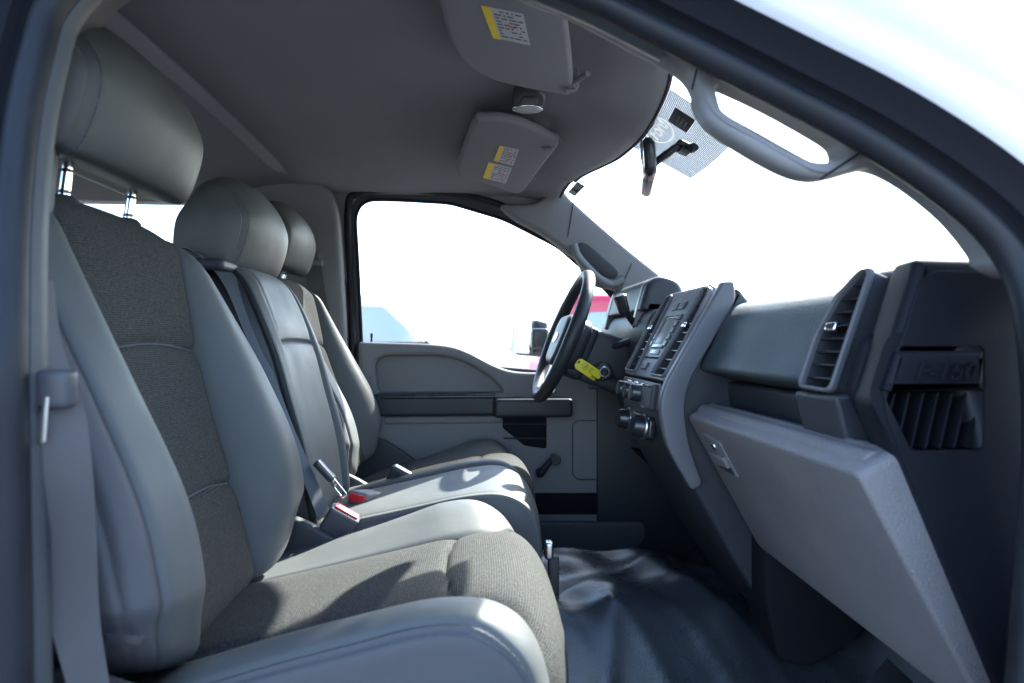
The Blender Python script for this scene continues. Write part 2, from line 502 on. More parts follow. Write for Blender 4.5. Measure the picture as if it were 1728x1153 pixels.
box('front_fender', (.98, .82, -.25), (2.20, .97, .52), 'paint_white', truck, .04, 3)
box('cargo_bed', (-3.8, -.92, -.25), (-2.0, .95, .50), 'paint_white', truck, .03, 3)
box('rocker_panel', (-1.9, -.90, -.22), (.55, -.80, -.05), 'paint_white', truck, .03, 3)
def wheel(parent, x, y, z, r=.39):
    t = tube('tyre', [(x, y - .13, z), (x, y - .10, z), (x, y + .10, z), (x, y + .13, z)], lambda s: r if .2 < s < .8 else r - .03, 'tyre', parent, 36)
    cyl('rim', (x, y - .132, z), (x, y + .132, z), r * .62, r * .62, 'steel', parent, 28)
pdoor = plate('passenger_door', rpoly([(0, -.15), (1.05, -.15), (1.08, .70), (1.0, 1.12), (.75, 1.16), (.40, 1.02), (.0, .72)], .05), PF((.52, -.90, 0), (.42, -1, 0), (0, 0, 1)), .10, .02, 'paint_white', truck, holes=[rpoly([(.12, .74), (1.0, .74), (.95, 1.06), (.74, 1.09), (.42, .96)], .05)])
plate('door_glass', rpoly([(.10, .72), (1.02, .72), (.97, 1.08), (.74, 1.11), (.40, .98)], .05), PF((.52, -.90, 0), (.42, -1, 0), (0, 0, 1)), .004, .0005, 'glass', pdoor)
for wx in (1.55, -2.9):
    for wy in (-.80, .82): wheel(truck, wx, wy, -.36)

# windscreen
def wind(y, s):
    top = Vector((hx(y) + .012, y, roofz(hx(y), y) + .012))
    bot = Vector((.80 - .17 * (y / .7) ** 2, y * 1.06, .80))
    p = top.lerp(bot, s)
    p.z += .02 * sin(pi * s); p.x += .02 * sin(pi * s)
    return p
V, Fc = [], []
for k in (0, 1):
    for j in range(31):
        for i in range(17):
            p = wind(lerp(-.66, .66, j / 30), i / 16)
            V.append(p + Vector((.0035, 0, .0035)) * k)
for k in (0, 1):
    for j in range(30):
        for i in range(16):
            a = k * 527 + j * 17 + i
            Fc.append((a, a + 1, a + 18, a + 17))
ring = [i for i in range(17)] + [j * 17 + 16 for j in range(1, 31)] + [30 * 17 + i for i in range(15, -1, -1)] + [j * 17 for j in range(29, 0, -1)]
for a, b in zip(ring, ring[1:] + ring[:1]): Fc.append((a, b, b + 527, a + 527))
windscreen = mesh('windscreen', V, Fc, 'glass', truck, 60)
# ruled shade band with an oval badge, printed on the glass
def wyz(px, py):
    best = None
    for j in range(0, 141):
        y = lerp(-.45, .45, j / 140)
        for i in range(0, 61):
            p = wind(y, i / 100)
            d = p.y - CAMY; dep = p.x * sin(YAW) + d * cos(YAW)
            qx = 864 + FPX * (p.x * cos(YAW) - d * sin(YAW)) / dep; qy = 576.5 - FPX * (p.z - CAMZ) / dep
            e = (qx - px) ** 2 + (qy - py) ** 2
            if best is None or e < best[0]: best = (e, y, i / 100)
    return best[1:]
off = Vector((-.0025, 0, -.0025))
yb0, yb1, sb = -.155, .17, .27
V, Fc = [], []
n = 46
for k in range(n):
    s0 = .0 + (k + .05) / n * sb; s1 = s0 + sb / n * .88
    c = .05 * (k / n)
    for j in range(12):
        y = lerp(yb0 + c * .3, yb1 - c * .6, j / 12); y2 = lerp(yb0 + c * .3, yb1 - c * .6, (j + 1) / 12)
        q = len(V)
        V += [wind(y, s0) + off, wind(y, s1) + off, wind(y2, s1) + off, wind(y2, s0) + off]
        Fc.append((q, q + 1, q + 2, q + 3))
o = mesh('shade_band', V, Fc, 'ink', windscreen); o['kind'] = 'stuff'
def wframe(y0, s0, k=1.0):
    L = (wind(y0, s0 + .05) - wind(y0, s0 - .05)).length / .1
    return lambda a, b, h: wind(y0 + a, s0 - b / L) + off * 2.0 + off.normalized() * h
fr_badge = wframe(*wyz(1113, 214))
def ringpts(a, b, n=36): return [(a * cos(2*pi*i/n), b * sin(2*pi*i/n)) for i in range(n)]
plate('badge_ring', ringpts(.058, .036), fr_badge, .0006, .0001, 'frit_white', windscreen, holes=[ringpts(.054, .032)])
text('badge_lettering', 'Ford', .046, lambda a, b, h: fr_badge(-a, b, h), 'frit_white', windscreen, .0003, .35, .0008)
plate('sensor_patch', rpoly([(-.035, -.022), (.035, -.022), (.035, .022), (-.035, .022)], .003), wframe(*wyz(1156, 200)), .0008, .0001, 'ink', windscreen)
for k in range(3):
    fp = wframe(*wyz(1156, 200))
    plate('sensor_print', [(-.016 + k * .003, .008 - k * .009), (.014, .008 - k * .009), (.014, .0055 - k * .009), (-.016 + k * .003, .0055 - k * .009)], lambda a, b, h: Vector(fp(a, b, h)) + off * .5, .0006, .0001, 'frit_white', windscreen)
fr_st = wframe(.50, .050)
plate('windscreen_sticker', [(-.045, -.012), (.045, -.012), (.045, .012), (-.045, .012)], fr_st, .0006, .0001, 'ink', windscreen)
plate('sticker_panel', [(.018, -.0095), (.043, -.0095), (.043, .0095), (.018, .0095)], lambda a, b, h: Vector(fr_st(a, b, h)) + off * .4, .0006, .0001, 'paper', windscreen)
for k in range(3): plate('sticker_print', [(-.040, .007 - k * .006), (.010 - k * .008, .007 - k * .006), (.010 - k * .008, .0052 - k * .006), (-.040, .0052 - k * .006)], lambda a, b, h: Vector(fr_st(a, b, h)) + off * .5, .0006, .0001, 'ink_white', windscreen)

# ------------------------------------------------------------------ passenger door opening: pillars, seals, trim
def YS(z): return -.76 + .3125 * max(0, z - .7)
def ats(px, py, dy=0):
    Y = -.76
    for _ in range(50): Y = YS(at(px, py, Y + dy).z)
    return at(px, py, Y + dy)
path = [at(42, 1500, -.76), at(38, 1153, -.76), at(32, 800, -.76), at(30, 600, -.76), ats(32, 420), ats(39, 300), ats(52, 190), ats(74, 90), ats(102, 10), Vector((-.33, YS(1.035), 1.035)), Vector((-.24, YS(1.058), 1.058)), Vector((-.10, YS(1.062), 1.062)), Vector((.02, YS(1.047), 1.047))]
path += [ats(970, 0), ats(1100, 63), ats(1300, 165), ats(1460, 250), ats(1608, 350), ats(1696, 440), ats(1734, 560), ats(1744, 800)]
path += [Vector((.43, -.76, .35)), Vector((.41, -.76, .10)), Vector((.36, -.76, -.12))]
PATH = catmull(path, 6)
def sweep(name, prof, mt, parent, i0=0, i1=None, angle=50):
    """profile of (a, b): a away from the opening's middle, b towards the outside"""
    P = PATH[i0:i1]
    V, Fc = [], []
    for i, p in enumerate(P):
        t = (P[min(i+1, len(P)-1)] - P[max(i-1, 0)])
        t.y = 0; t.normalize()
        nn = Vector((-t.z, 0, t.x))
        for a, b in prof: V.append(p + nn * a + Vector((0, -1, 0)) * b)
    m = len(prof)
    for i in range(len(P) - 1):
        for k in range(m - 1): Fc.append((i*m+k, i*m+k+1, (i+1)*m+k+1, (i+1)*m+k))
    return mesh(name, V, Fc, mt, parent, angle)
sweep('door_seal', [(.000, -.012), (-.004, -.004), (-.003, .006), (.004, .012), (.011, .012), (.016, .006), (.017, -.01)], 'rubber', truck)
sweep('door_frame_flange', [(.015, .0), (.020, .003), (.023, .006), (.0235, .016), (.030, .020), (.036, .026), (.042, .034)], 'black_matte', truck)
sweep('rear_door_edge', [(.041, .030), (.045, .042), (.053, .047), (.060, .051), (.068, .057), (.076, .070), (.098, .074), (.110, .066), (.122, .04), (.125, .0), (.11, -.06)], 'cap_shaded_black', truck, 0, 41)
sweep('door_frame', [(.041, .030), (.045, .042), (.053, .047), (.060, .051), (.068, .057), (.076, .070), (.098, .074), (.110, .066), (.122, .04), (.125, .0), (.11, -.06)], 'paint_white', truck, 40, None)
sweep('pillar_trim', [(.004, -.008), (-.002, -.010), (-.004, -.018), (-.001, -.030), (.018, -.045), (.055, -.09), (.085, -.16)], 'pillar_trim', truck, 0, 86)
# front pillar trim with its assist handle
PA = lambda a, b, h: (a, YS(b) + .045 + h, b)
def pa(pts): return [(q.x, q.z) for q in (ats(a, b, .045) for a, b in pts)]
outl = [(820, -60), (965, -24), (1110, 45), (1310, 145), (1480, 232), (1620, 325), (1700, 430), (1700, 470), (1655, 452), (1645, 430), (1600, 375), (1540, 325), (1495, 298), (1462, 288), (1440, 291), (1392, 304), (1362, 305), (1330, 297), (1280, 272), (1215, 232), (1190, 212), (1180, 195), (1172, 165), (1158, 138), (1140, 122), (1118, 108), (1060, 78), (960, 26), (860, -14)]
hole = [(1204, 150), (1222, 153), (1300, 190), (1388, 240), (1404, 256), (1404, 270), (1392, 278), (1368, 278), (1345, 270), (1270, 228), (1220, 200), (1203, 180), (1198, 162)]
apt = plate('front_pillar_trim', [tuple(v)[:2] for v in catmull([(*q, 0) for q in pa(outl)], 4, True)], PA, .036, .013, 'trim_grey', truck, holes=[[tuple(v)[:2] for v in catmull([(*q, 0) for q in pa(hole)], 4, True)]], res=4)
def seamline(name, a, b, parent):
    a, b = ats(*a, .024), ats(*b, .024)
    tube(name, [a, b], .0011, 'black_matte', parent, 6)
seamline('trim_joint', (1178, 108), (1168, 150), apt)
seamline('trim_joint', (1460, 252), (1385, 302), apt)

# driver's front pillar trim with handle
PA2 = lambda Y: (lambda a, b, h: (a, Y - .18 * (b - .9) + h, b))
def pd2(pts, Y):
    out = []
    for a, b in pts:
        yy = Y
        for _ in range(30): yy = Y - .18 * (at(a, b, yy).z - .9)
        q = at(a, b, yy); out.append((q.x, q.z))
    return out
def csm(pts, n=4): return [tuple(v)[:2] for v in catmull([(*q, 0) for q in pts], n, True)]
o2 = [(845, 348), (900, 345), (940, 318), (962, 338), (1000, 372), (1060, 424), (1125, 477), (1140, 500), (1085, 505), (1050, 497), (1030, 489), (1005, 484), (985, 466), (972, 440), (955, 428), (935, 412), (905, 392), (868, 372)]
dp = plate('front_pillar_trim', csm(pd2(o2, .66)), PA2(.66), .05, .016, 'trim_grey', truck, res=4)
plate('handle_recess_shade', csm(pd2([(975, 412), (990, 412), (1020, 437), (1042, 458), (1036, 470), (1018, 466), (990, 446), (976, 428)], .634)), PA2(.634), .010, .003, 'dash_dark', dp)  # dark plate on the trim, painted shade in place of a real recess
tube('handle_bar', [Vector((q[0], .628 - .18 * (q[1] - .9), q[1])) for q in pd2([(968, 412), (975, 432), (992, 452), (1014, 472), (1034, 480), (1052, 470)], .628)], .012, 'trim_grey', dp, 10, res=5)
for a, b in (((968, 340), (958, 400)), ((1066, 445), (1048, 485))):
    q0, q1 = [Vector((q[0], .632 - .18 * (q[1] - .9), q[1])) for q in pd2([a, b], .632)]
    tube('trim_joint', [q0, q1], .0012, 'black_matte', dp, 6)
# driver's centre pillar
bp = plate('centre_pillar_trim', rpoly([(-.70, -.05), (-.70, .70), (-.74, 1.10), (-.60, 1.17), (-.42, 1.165), (-.40, 1.08), (-.405, .70), (-.405, -.05)], [.01, .05, .05, .05, .05, .05, .1, .01]), lambda a, b, h: (a, YD(b) - .045 + h, b), .06, .02, 'trim_grey', truck, res=4)
tube('trim_joint', [(-.69, YD(.70) - .076, .70), (-.41, YD(.70) - .076, .70)], .0015, 'black_matte', bp, 6)
# edge of the driver's door opening (rubber strip behind the centre pillar)
tube('door_seal', [(-.392, .755, 0), (-.392, .765, .70), (-.383, YD(1.08) - .02, 1.08), (-.345, YD(1.14) - .02, 1.145), (-.22, YD(1.15) - .02, 1.158), (-.08, YD(1.15) - .02, 1.150), (.08, YD(1.12) - .02, 1.118), (.25, YD(1.05) - .02, 1.03)], .011, 'rubber', truck, 10, res=5)

# ------------------------------------------------------------------ driver's door
door = thing('driver_door', at(760, 935, .78), 'closed grey driver door with wide window and black armrest', 'door')
DY = .765
def shp(pts, Y, r=.01): return rpoly(xz(pts, Y), r)
ins = shp([(634, 612), (648, 601), (745, 600), (785, 610), (835, 642), (848, 661), (640, 661)], DY, [.02, .02, .03, .05, .03, .01, .012])
base = shp([(606, 577), (745, 581), (785, 590), (835, 618), (870, 629), (1120, 628), (1150, 940), (606, 945)], DY, [.012, .08, .05, .06, .06, .01, .02, .02])
plate('door_panel', base, PY(DY), .05, .014, 'trim_grey', door, holes=[ins], res=4)
plate('upper_insert', shp([(625, 597), (750, 594), (792, 606), (842, 638), (858, 672), (625, 672)], DY, .005), PY(DY + .012), .012, .003, 'trim_grey', door)
# window: dark frame, rubber, glass, lock pin
gl = [(611, 600), (604, 430), (600, 365), (612, 342), (640, 337), (760, 344), (850, 371), (940, 417), (1000, 470), (1060, 530), (1100, 640)]
def pyd(pts, dy=0):
    out = []
    for a, b in pts:
        Y = .80
        for _ in range(40): Y = YD(at(a, b, Y + dy).z)
        q = at(a, b, Y + dy); out.append((q.x, q.z))
    return out
gp = rpoly(pyd(gl), .03)
fo = rpoly(pyd([(582, 640), (580, 430), (578, 360), (592, 330), (640, 318), (770, 326), (870, 352), (960, 400), (1020, 452), (1090, 520), (1130, 660)]), .03)
PDo = lambda a, b, h: (a, YD(b) + .004 + h, b)
wf = plate('window_frame', fo, PDo, .03, .006, 'dash_dark', door, holes=[gp])
tube('window_seal', [PDo(a, b, -.012) for a, b in gp[:-6]], .0055, 'rubber', wf, 8)
plate('window_glass', rpoly(pyd([(600, 620), (594, 430), (588, 350), (610, 330), (760, 332), (860, 360), (960, 415), (1060, 505), (1115, 650)]), .03), lambda a, b, h: (a, YD(b) + .012 + h, b), .004, .0005, 'glass', door)
lk = at(627, 577, .775)
tube('lock_pin', [lk, lk + Vector((0, 0, .012)), lk + Vector((0, 0, .014)), lk + Vector((0, 0, .028))], lambda s: .005 if s < .3 else (.0028 if s < .6 else .004), 'black_gloss', door, 10)
# armrest bar and pull
box('armrest', (at(632, 664, .72).x, .70, at(640, 702, .72).z), (at(836, 664, .72).x, .76, at(640, 664, .72).z), 'dash_dark', door, .012, 4)
a0 = at(632, 664, .70); a1 = at(836, 664, .70)
tube('armrest_ridge', [(a0.x + .02, .704, a0.z - .012), (a1.x, .704, a0.z - .012)], .008, 'black_gloss', door, 10)
box('door_pull', (at(834, 673, .68).x, .665, at(834, 705, .68).z), (at(966, 673, .68).x, .76, at(834, 673, .68).z), 'dash_dark', door, .014, 4)
plate('pull_recess', shp([(848, 700), (922, 700), (922, 757), (885, 752), (848, 722)], .738, .008), PY(.738), .012, .003, 'black_matte', door)
for k, yy in enumerate((716, 740)):
    p0, p1 = at(850, yy, .731), at(920, yy, .731)
    tube('recess_rib', [p0, p1], .0025, 'dash_dark', door, 6)
box('lower_rail', (at(650, 700, .735).x, .732, at(650, 716, .735).z), (at(846, 700, .735).x, .75, at(650, 703, .735).z), 'trim_grey', door, .006, 3)
spk = shp([(966, 716), (976, 710), (1040, 711), (1052, 718), (1070, 780), (1072, 806), (1062, 810), (974, 809), (966, 800)], .738, .008)
plate('speaker_grille', spk, PY(.738), .007, .003, 'trim_grey', door, res=3)
tube('grille_groove', [(a, .7365, b) for a, b in spk + spk[:1]], .0018, 'dash_dark', door, 6)
kn = at(936, 774, .66); hb = at(912, 800, .70)
wc = tube('window_crank', [hb + Vector((0, .035, 0)), hb, hb.lerp(kn, .5) + Vector((0, .004, .004)), kn + Vector((0, .02, 0))], lambda s: .013 - .004 * s, 'dash_dark', door, 10, res=4)
cyl('crank_knob', kn + Vector((0, .02, 0)), kn + Vector((0, -.028, 0)), .013, .016, 'black_gloss', wc)
plate('map_pocket_shade', shp([(900, 832), (1066, 832), (1068, 855), (1058, 868), (900, 868)], .736, .012), PY(.736), .008, .003, 'black_matte', door)  # flat dark sheet standing in for the shade inside the pocket
plate('pocket_lip', shp([(880, 880), (1085, 880), (1090, 905), (1065, 932), (880, 938)], .728, .02), PY(.728), .03, .008, 'trim_shaded', door, res=3)
# outside mirror on the driver's door
mb = at(880, 570, 1.13)
MU, MV = (-.28, .96, 0), (.10, 0, 1)
mir = plate('side_mirror', rpoly([(-.105, -.072), (.105, -.070), (.110, .062), (-.100, .066)], .024), PF(mb + Vector((.036, 0, 0)), MU, MV), .06, .016, 'black_gloss', door, res=3)
plate('mirror_glass', rpoly([(-.098, -.064), (.098, -.062), (.102, .055), (-.094, .058)], .022), PF(mb, MU, MV), .008, .002, 'mirror', mir)
mh = at(909, 571, 1.0)
box('mirror_arm', tuple(mh - Vector((.030, .045, .040))), tuple(mh + Vector((.034, .06, .036))), 'black_gloss', mir, .014, 3)
tube('arm_foot', [mh + Vector((.02, -.03, -.03)), Vector((mh.x + .05, .83, mh.z - .06))], .018, 'black_gloss', mir, 10)

# ------------------------------------------------------------------ seats
def loft_sections(rows, wrap=True):
    return rows
def make_back(name_in, yc, par, root):
    """backrest lofted from the bottom up; cloth insert, bolsters and rear shell are separate meshes"""
    xf, pt, Wt, wt = par['xf'], par['p'], par['W'], par['wi']
    z0, z1, r = par['z0'], par['z1'], .038
    zs = [z0 + (z1 - r - z0) * k / 70 for k in range(71)]
    for s in par['seams']: zs += [s - .008, s - .004, s - .002, s, s + .002, s + .004, s + .008]
    zs = sorted(set(round(z, 4) for z in zs))
    rows = [(z, 0.0) for z in zs if z >= z0 + .03]
    rows = [(z0 + .03 - .03 * sin(a), .028 * (1 - cos(a))) for a in (1.5, 1.2, .9, .6, .3)] + rows
    rows += [(z1 - r + r * sin(a), r * (1 - cos(a))) for a in (.25, .5, .75, 1.0, 1.25, 1.5)]
    NI, NB, NR = 20, 7, 10
    G = []
    th = par.get('th', .135)
    for z, sh in rows:
        W, wi, p = interp(Wt, z) - sh * .6, interp(wt, z), interp(pt, z)
        D = W - wi
        ctl = [(wi, .0), (wi + .10 * D, .52 * p + .003), (wi + .28 * D, .92 * p + .002), (wi + .52 * D, p), (wi + .79 * D, .96 * p - .003), (W - .007, .76 * p - .010), (W, .40 * p - .030), (W + .002, -.070), (W - .022, -th + .012), (W - .05, -th)]
        ctl = [(a, (b - sh) if b > -th * .6 else b + sh * .7) for a, b in ctl]
        bol = [(v.x, v.y) for v in catmull([(a, b, 0) for a, b in ctl], NB)]
        nb = len(bol) - 1
        g1, g2 = int(nb * .445), int(nb * .56)
        res = []
        for k, (a, b) in enumerate(bol):
            for gi, dp in ((0, .008), (g1, .004), (g2, .003)):
                if not gi and not par.get('edge', True): continue
                if gi and not par['side_seams']: continue
                if k == gi: b -= dp; a -= (dp * .8 if gi else 0)
                elif abs(k - gi) == 1: b -= dp * .3
            res.append((a, b))
        inset = []
        for k in range(1, NI):
            w = lerp(-wi, wi, k / NI); u = abs(w) / wi
            h = -.003 + .008 * u * u - sh + par['puff'] * (1 - u ** 4)
            if par.get('edge', True): h -= .004 * math.exp(-((1 - u) * wi / .005) ** 2)
            for s in par['seams']:
                zz = z - s - par.get('arch', 0) * (1 - u * u)
                h -= .006 * math.exp(-(zz / .0034) ** 2) + .0035 * math.exp(-(zz / .016) ** 2)
            inset.append((w, h))
        L = [(-a, b) for a, b in reversed(res)]
        rear = [(lerp(res[-1][0], -res[-1][0], k / NR), -th + sh * .7 - .01 * sin(pi * k / NR)) for k in range(1, NR)]
        ring = L + inset + res + rear
        x0 = interp(xf, z)
        vt = smooth(z0 + .55 * (z1 - z0), z1, z)
        lf = par.get('lift', 0) * (1 - smooth(z0, z0 + .16, z))
        G.append([Vector((x0 + b, yc + a, z - par['shoulder'] * vt * (abs(a) / .25) ** 2.4 + lf * (abs(a) / .25) ** 2.5)) for a, b in ring])
    n = len(G[0]); nl = len(L)
    cols_in = range(nl - 1, nl - 1 + NI)
    cols = dict(insert=list(cols_in))
    lo, hi = nl - 1, nl - 1 + NI
    gsi = int((nl - 1) * .445)
    side_l = list(range(0, lo - gsi)); side_r = list(range(hi + gsi, hi + nl - 1))
    cols['bolster'] = list(range(lo - gsi, lo)) + list(range(hi, hi + gsi))
    cols['side'] = side_l + side_r + list(range(hi + nl - 1, n))
    objs = {}
    for part, cl in cols.items():
        V, Fc, uv, idx = [], [], [], {}
        def vid(i, j):
            if (i, j) not in idx:
                idx[(i, j)] = len(V); V.append(G[i][j]); uv.append((G[i][j].y - yc, rows[i][0] * 1.03))
            return idx[(i, j)]
        for i in range(len(G) - 1):
            for j in cl:
                j2 = (j + 1) % n
                Fc.append((vid(i, j), vid(i, j2), vid(i + 1, j2), vid(i + 1, j)))
        if part == 'side':
            V2 = [G[-1][j] for j in range(n)]; k = len(V); V += V2; uv += [(0, 0)] * n; Fc.append(tuple(range(k, k + n)))
            k = len(V); V += [G[0][j] for j in range(n)]; uv += [(0, 0)] * n; Fc.append(tuple(range(k, k + n)))
        nm = {'insert': 'backrest_insert', 'bolster': 'backrest_bolsters', 'side': 'backrest_shell'}[part]
        objs[part] = mesh(nm, V, Fc, par['mats'][part], root, 55, uv=uv)
    for sm in par['seams']:
        pts = []
        for j in range(lo, hi + 1):
            u = abs(G[0][j].y - yc) / max(1e-4, abs(G[0][lo].y - yc))
            zt = sm + par.get('arch', 0) * (1 - min(1, u) ** 2)
            k = min(range(len(rows)), key=lambda q: abs(rows[q][0] - zt))
            k = max(1, min(len(rows) - 2, k))
            k2 = k + 1 if rows[k][0] < zt else k - 1
            f = (zt - rows[k][0]) / (rows[k2][0] - rows[k][0])
            pts.append(G[k][j].lerp(G[k2][j], f) + Vector((.0006, 0, 0)))
        tube('seam', pts, .0011, 'thread', objs['insert'], 6)
    lines = {}
    for nm, j in (('near', lo - gsi), ('far', hi + gsi), ('near2', lo - int((nl - 1) * .56)), ('far2', hi + int((nl - 1) * .56))):
        lines[nm] = [G[i][j] for i in range(8, len(G) - 8)]
    return objs, lines
def make_cushion(yc, par, root):
    C = catmull([Vector((x, 0, z)) for x, z in par['prof']], 12)
    Lw = catmull([Vector((x, 0, z)) for x, z in par['low']], 12)
    n0 = len(C)
    m = len(Lw)
    G = []
    NI, NB, NS = 22, 6, 12
    uvv = 0
    UV = []
    for i, c in enumerate(C):
        f = i / (n0 - 1)
        t = (C[min(i+1, n0-1)] - C[max(i-1, 0)]).normalized()
        nn = Vector((-t.z, 0, t.x))
        if i: uvv += (C[i] - C[i-1]).length
        W, wi, b = interp(par['W'], f), interp(par['wi'], f), interp(par['b'], f)
        D = W - wi
        bs = par.get('bscale', (1, 1))
        ctl = [(wi, 0), (wi + .28 * D, .45 * b + .003), (wi + .60 * D, .92 * b + .002), (wi + .84 * D, b), (W - .004, .78 * b - .007), (W, .30 * b - .020)]
        bol = [(v.x, v.y) for v in catmull([(a, q, 0) for a, q in ctl], NB)]
        bol = [(a, q - (.0055 if k == 0 else .002 if k == 1 else (.0035 if k in (len(bol) - 10, len(bol) - 8) else 0))) for k, (a, q) in enumerate(bol)]
        ins = []
        for k in range(1, NI):
            w = lerp(-wi, wi, k / NI); u = abs(w) / wi
            h = par['puff'] * (1 - u ** 4) - .003 * math.exp(-((1 - u) * wi / .005) ** 2)
            for s in par['seams']:
                dd = c.x - s - .012 * (u * u)
                if f < .75: h -= .0055 * math.exp(-(dd / .0032) ** 2) + .003 * math.exp(-(dd / .016) ** 2)
            ins.append((w, h))
        low = Lw[min(m - 1, round(f * (m - 1)))]
        rowt = []
        e = bol[-1]
        pull = par.get('corner', .04) * smooth(.25, .62, f)
        edge = c + nn * e[1]
        sd = []
        for k in range(1, NS + 1):
            q = k / NS
            p = edge.lerp(low, q)
            sd.append((e[0] + .006 * sin(pi * q) - .012 * q, p))
        cp = lambda a: pull * (abs(a) / .25) ** 3
        for a, p in reversed(sd): rowt.append(Vector((p.x - cp(a), yc - a, p.z)))
        hb = lambda h, q: h * (q if q > .6 else q * smooth(.08, .38, f)) if h > 0 else h
        for a, h in reversed(bol): rowt.append(Vector((c.x + nn.x * hb(h, bs[0]) - cp(a), yc - a, c.z + nn.z * hb(h, bs[0]))))
        for a, h in ins: rowt.append(Vector((c.x + nn.x * h - cp(a), yc + a, c.z + nn.z * h)))
        for a, h in bol: rowt.append(Vector((c.x + nn.x * hb(h, bs[1]) - cp(a), yc + a, c.z + nn.z * hb(h, bs[1]))))
        for a, p in sd: rowt.append(Vector((p.x - cp(a), yc + a, p.z)))
        G.append(rowt); UV.append(uvv)
    nb = len(bol)
    lo = NS + nb - 1; hi = lo + NI
    n = len(G[0])
    ge = 9
    cols = {'insert': range(lo, hi), 'bolster': list(range(NS + ge, lo)) + list(range(hi, hi + nb - 1 - ge)), 'side': list(range(0, NS + ge)) + list(range(hi + nb - 1 - ge, n - 1))}
    for part, cl in cols.items():
        V, Fc, uv, idx = [], [], [], {}
        def vid(i, j):
            if (i, j) not in idx:
                idx[(i, j)] = len(V); V.append(G[i][j]); uv.append((G[i][j].y - yc, UV[i]))
            return idx[(i, j)]
        for i in range(len(G) - 1):
            for j in cl: Fc.append((vid(i, j), vid(i, j + 1), vid(i + 1, j + 1), vid(i + 1, j)))
        if part == 'side':
            for i in (0, len(G) - 1):
                k = len(V); V += G[i]; uv += [(0, 0)] * n; Fc.append(tuple(range(k, k + n)))
        nm = {'insert': 'cushion_insert', 'bolster': 'cushion_bolsters', 'side': 'cushion_side_panels'}[part]
        mesh(nm, V, Fc, par['mats'][part], root, 55, uv=uv)
    return {'near': [G[i][NS + ge] for i in range(4, len(G) - 8)], 'near2': [G[i][NS + ge - 2] for i in range(4, len(G) - 8)], 'far': [G[i][n - 1 - NS - ge] for i in range(4, len(G) - 8)]}
def make_headrest(yc, x0, z0, hw, sc, root, posts=None, m1='seat_vinyl', m2='seat_vinyl'):
    prof = [(0, 0), (.05, -.012), (.095, -.018), (.118, -.004), (.136, .045), (.137, .085), (.122, .125), (.094, .155), (.062, .166), (.034, .152), (.012, .108), (-.004, .05)]
    prof = [(a * sc, b * sc) for a, b in prof]
    P = [(v.x, v.y) for v in catmull([(a, b, 0) for a, b in prof], 5, True)]
    n = len(P)
    cx, cz = .07 * sc, .065 * sc
    G, NW = [], 30
    ws = [-1.0, -.992, -.975] + [lerp(-.95, .95, k / NW) for k in range(NW + 1)] + [.975, .992, 1.0]
    for w in ws:
        row = []
        a = abs(w)
        for x, z in P:
            fr = smooth(.05 * sc, .13 * sc, x); up = smooth(.05 * sc, .16 * sc, z)
            xx = x - fr * .020 * sc * a ** 3.0
            zz = z - up * .036 * sc * a ** 2.6
            rnd = smooth(.93, 1.0, a)
            xx = lerp(xx, cx + (xx - cx) * .955, rnd); zz = lerp(zz, cz + (zz - cz) * .955, rnd)
            g = math.exp(-((a - .955) / .015) ** 2) * .006
            d = Vector((xx - cx, zz - cz)).normalized()
            row.append(Vector((x0 + xx - d.x * g, yc + w * hw, z0 + zz - d.y * g)))
        G.append(row)
    V, Fc = [], []
    for r in G: V += r
    for i in range(len(G) - 1):
        for k in range(n): Fc.append((i*n + k, i*n + (k+1) % n, (i+1)*n + (k+1) % n, (i+1)*n + k))
    for i, s in ((0, -1), (len(G) - 1, 1)):
        prev = [i * n + k for k in range(n)]
        for q, pu in ((.75, .006), (.5, .011), (.25, .014)):
            st = len(V)
            for k in range(n):
                p = G[i][k]
                V.append(Vector((x0 + cx + (p.x - x0 - cx) * q, p.y + s * pu * sc, z0 + cz + (p.z - z0 - cz) * q)))
            cur = list(range(st, st + n))
            for k in range(n): Fc.append((prev[k], prev[(k+1) % n], cur[(k+1) % n], cur[k]))
            prev = cur
        V.append(Vector((x0 + cx, yc + s * (hw + .0145 * sc), z0 + cz))); c = len(V) - 1
        for k in range(n): Fc.append((prev[k], prev[(k+1) % n], c))
    h = mesh('headrest', V, Fc, m1, root, 60)
    for s in (4, len(ws) - 5):
        off_ = .001
        ln = [G[s][k] + (G[s][k] - Vector((x0 + cx, G[s][k].y, z0 + cz))).normalized() * off_ for k in range(10, 48)]
        if s in (4, len(ws) - 5): stitches('stitching', ln, 'thread', h)
    for py, zb in (posts or []):
        xp = x0 + .055 * sc
        pp = cyl('headrest_post', (xp - .012, yc + py, zb - .03), (xp, yc + py, z0 + .01), .0062, .0062, 'chrome', root, 14)
        for q in (.35, .62):
            c0 = Vector((xp - .012, yc + py, zb - .03)).lerp(Vector((xp, yc + py, z0 + .01)), q)
            cyl('post_notch', c0, c0 + Vector((0, 0, .004)), .0068, .0068, 'black_gloss', pp, 12, .0005)
        tube('post_guide', [(xp - .012, yc + py, zb - .025), (xp - .012, yc + py, zb - .006), (xp - .012, yc + py, zb - .001)], lambda s: .019 if s < .7 else .014, 'trim_dark', root, 18)
    return h
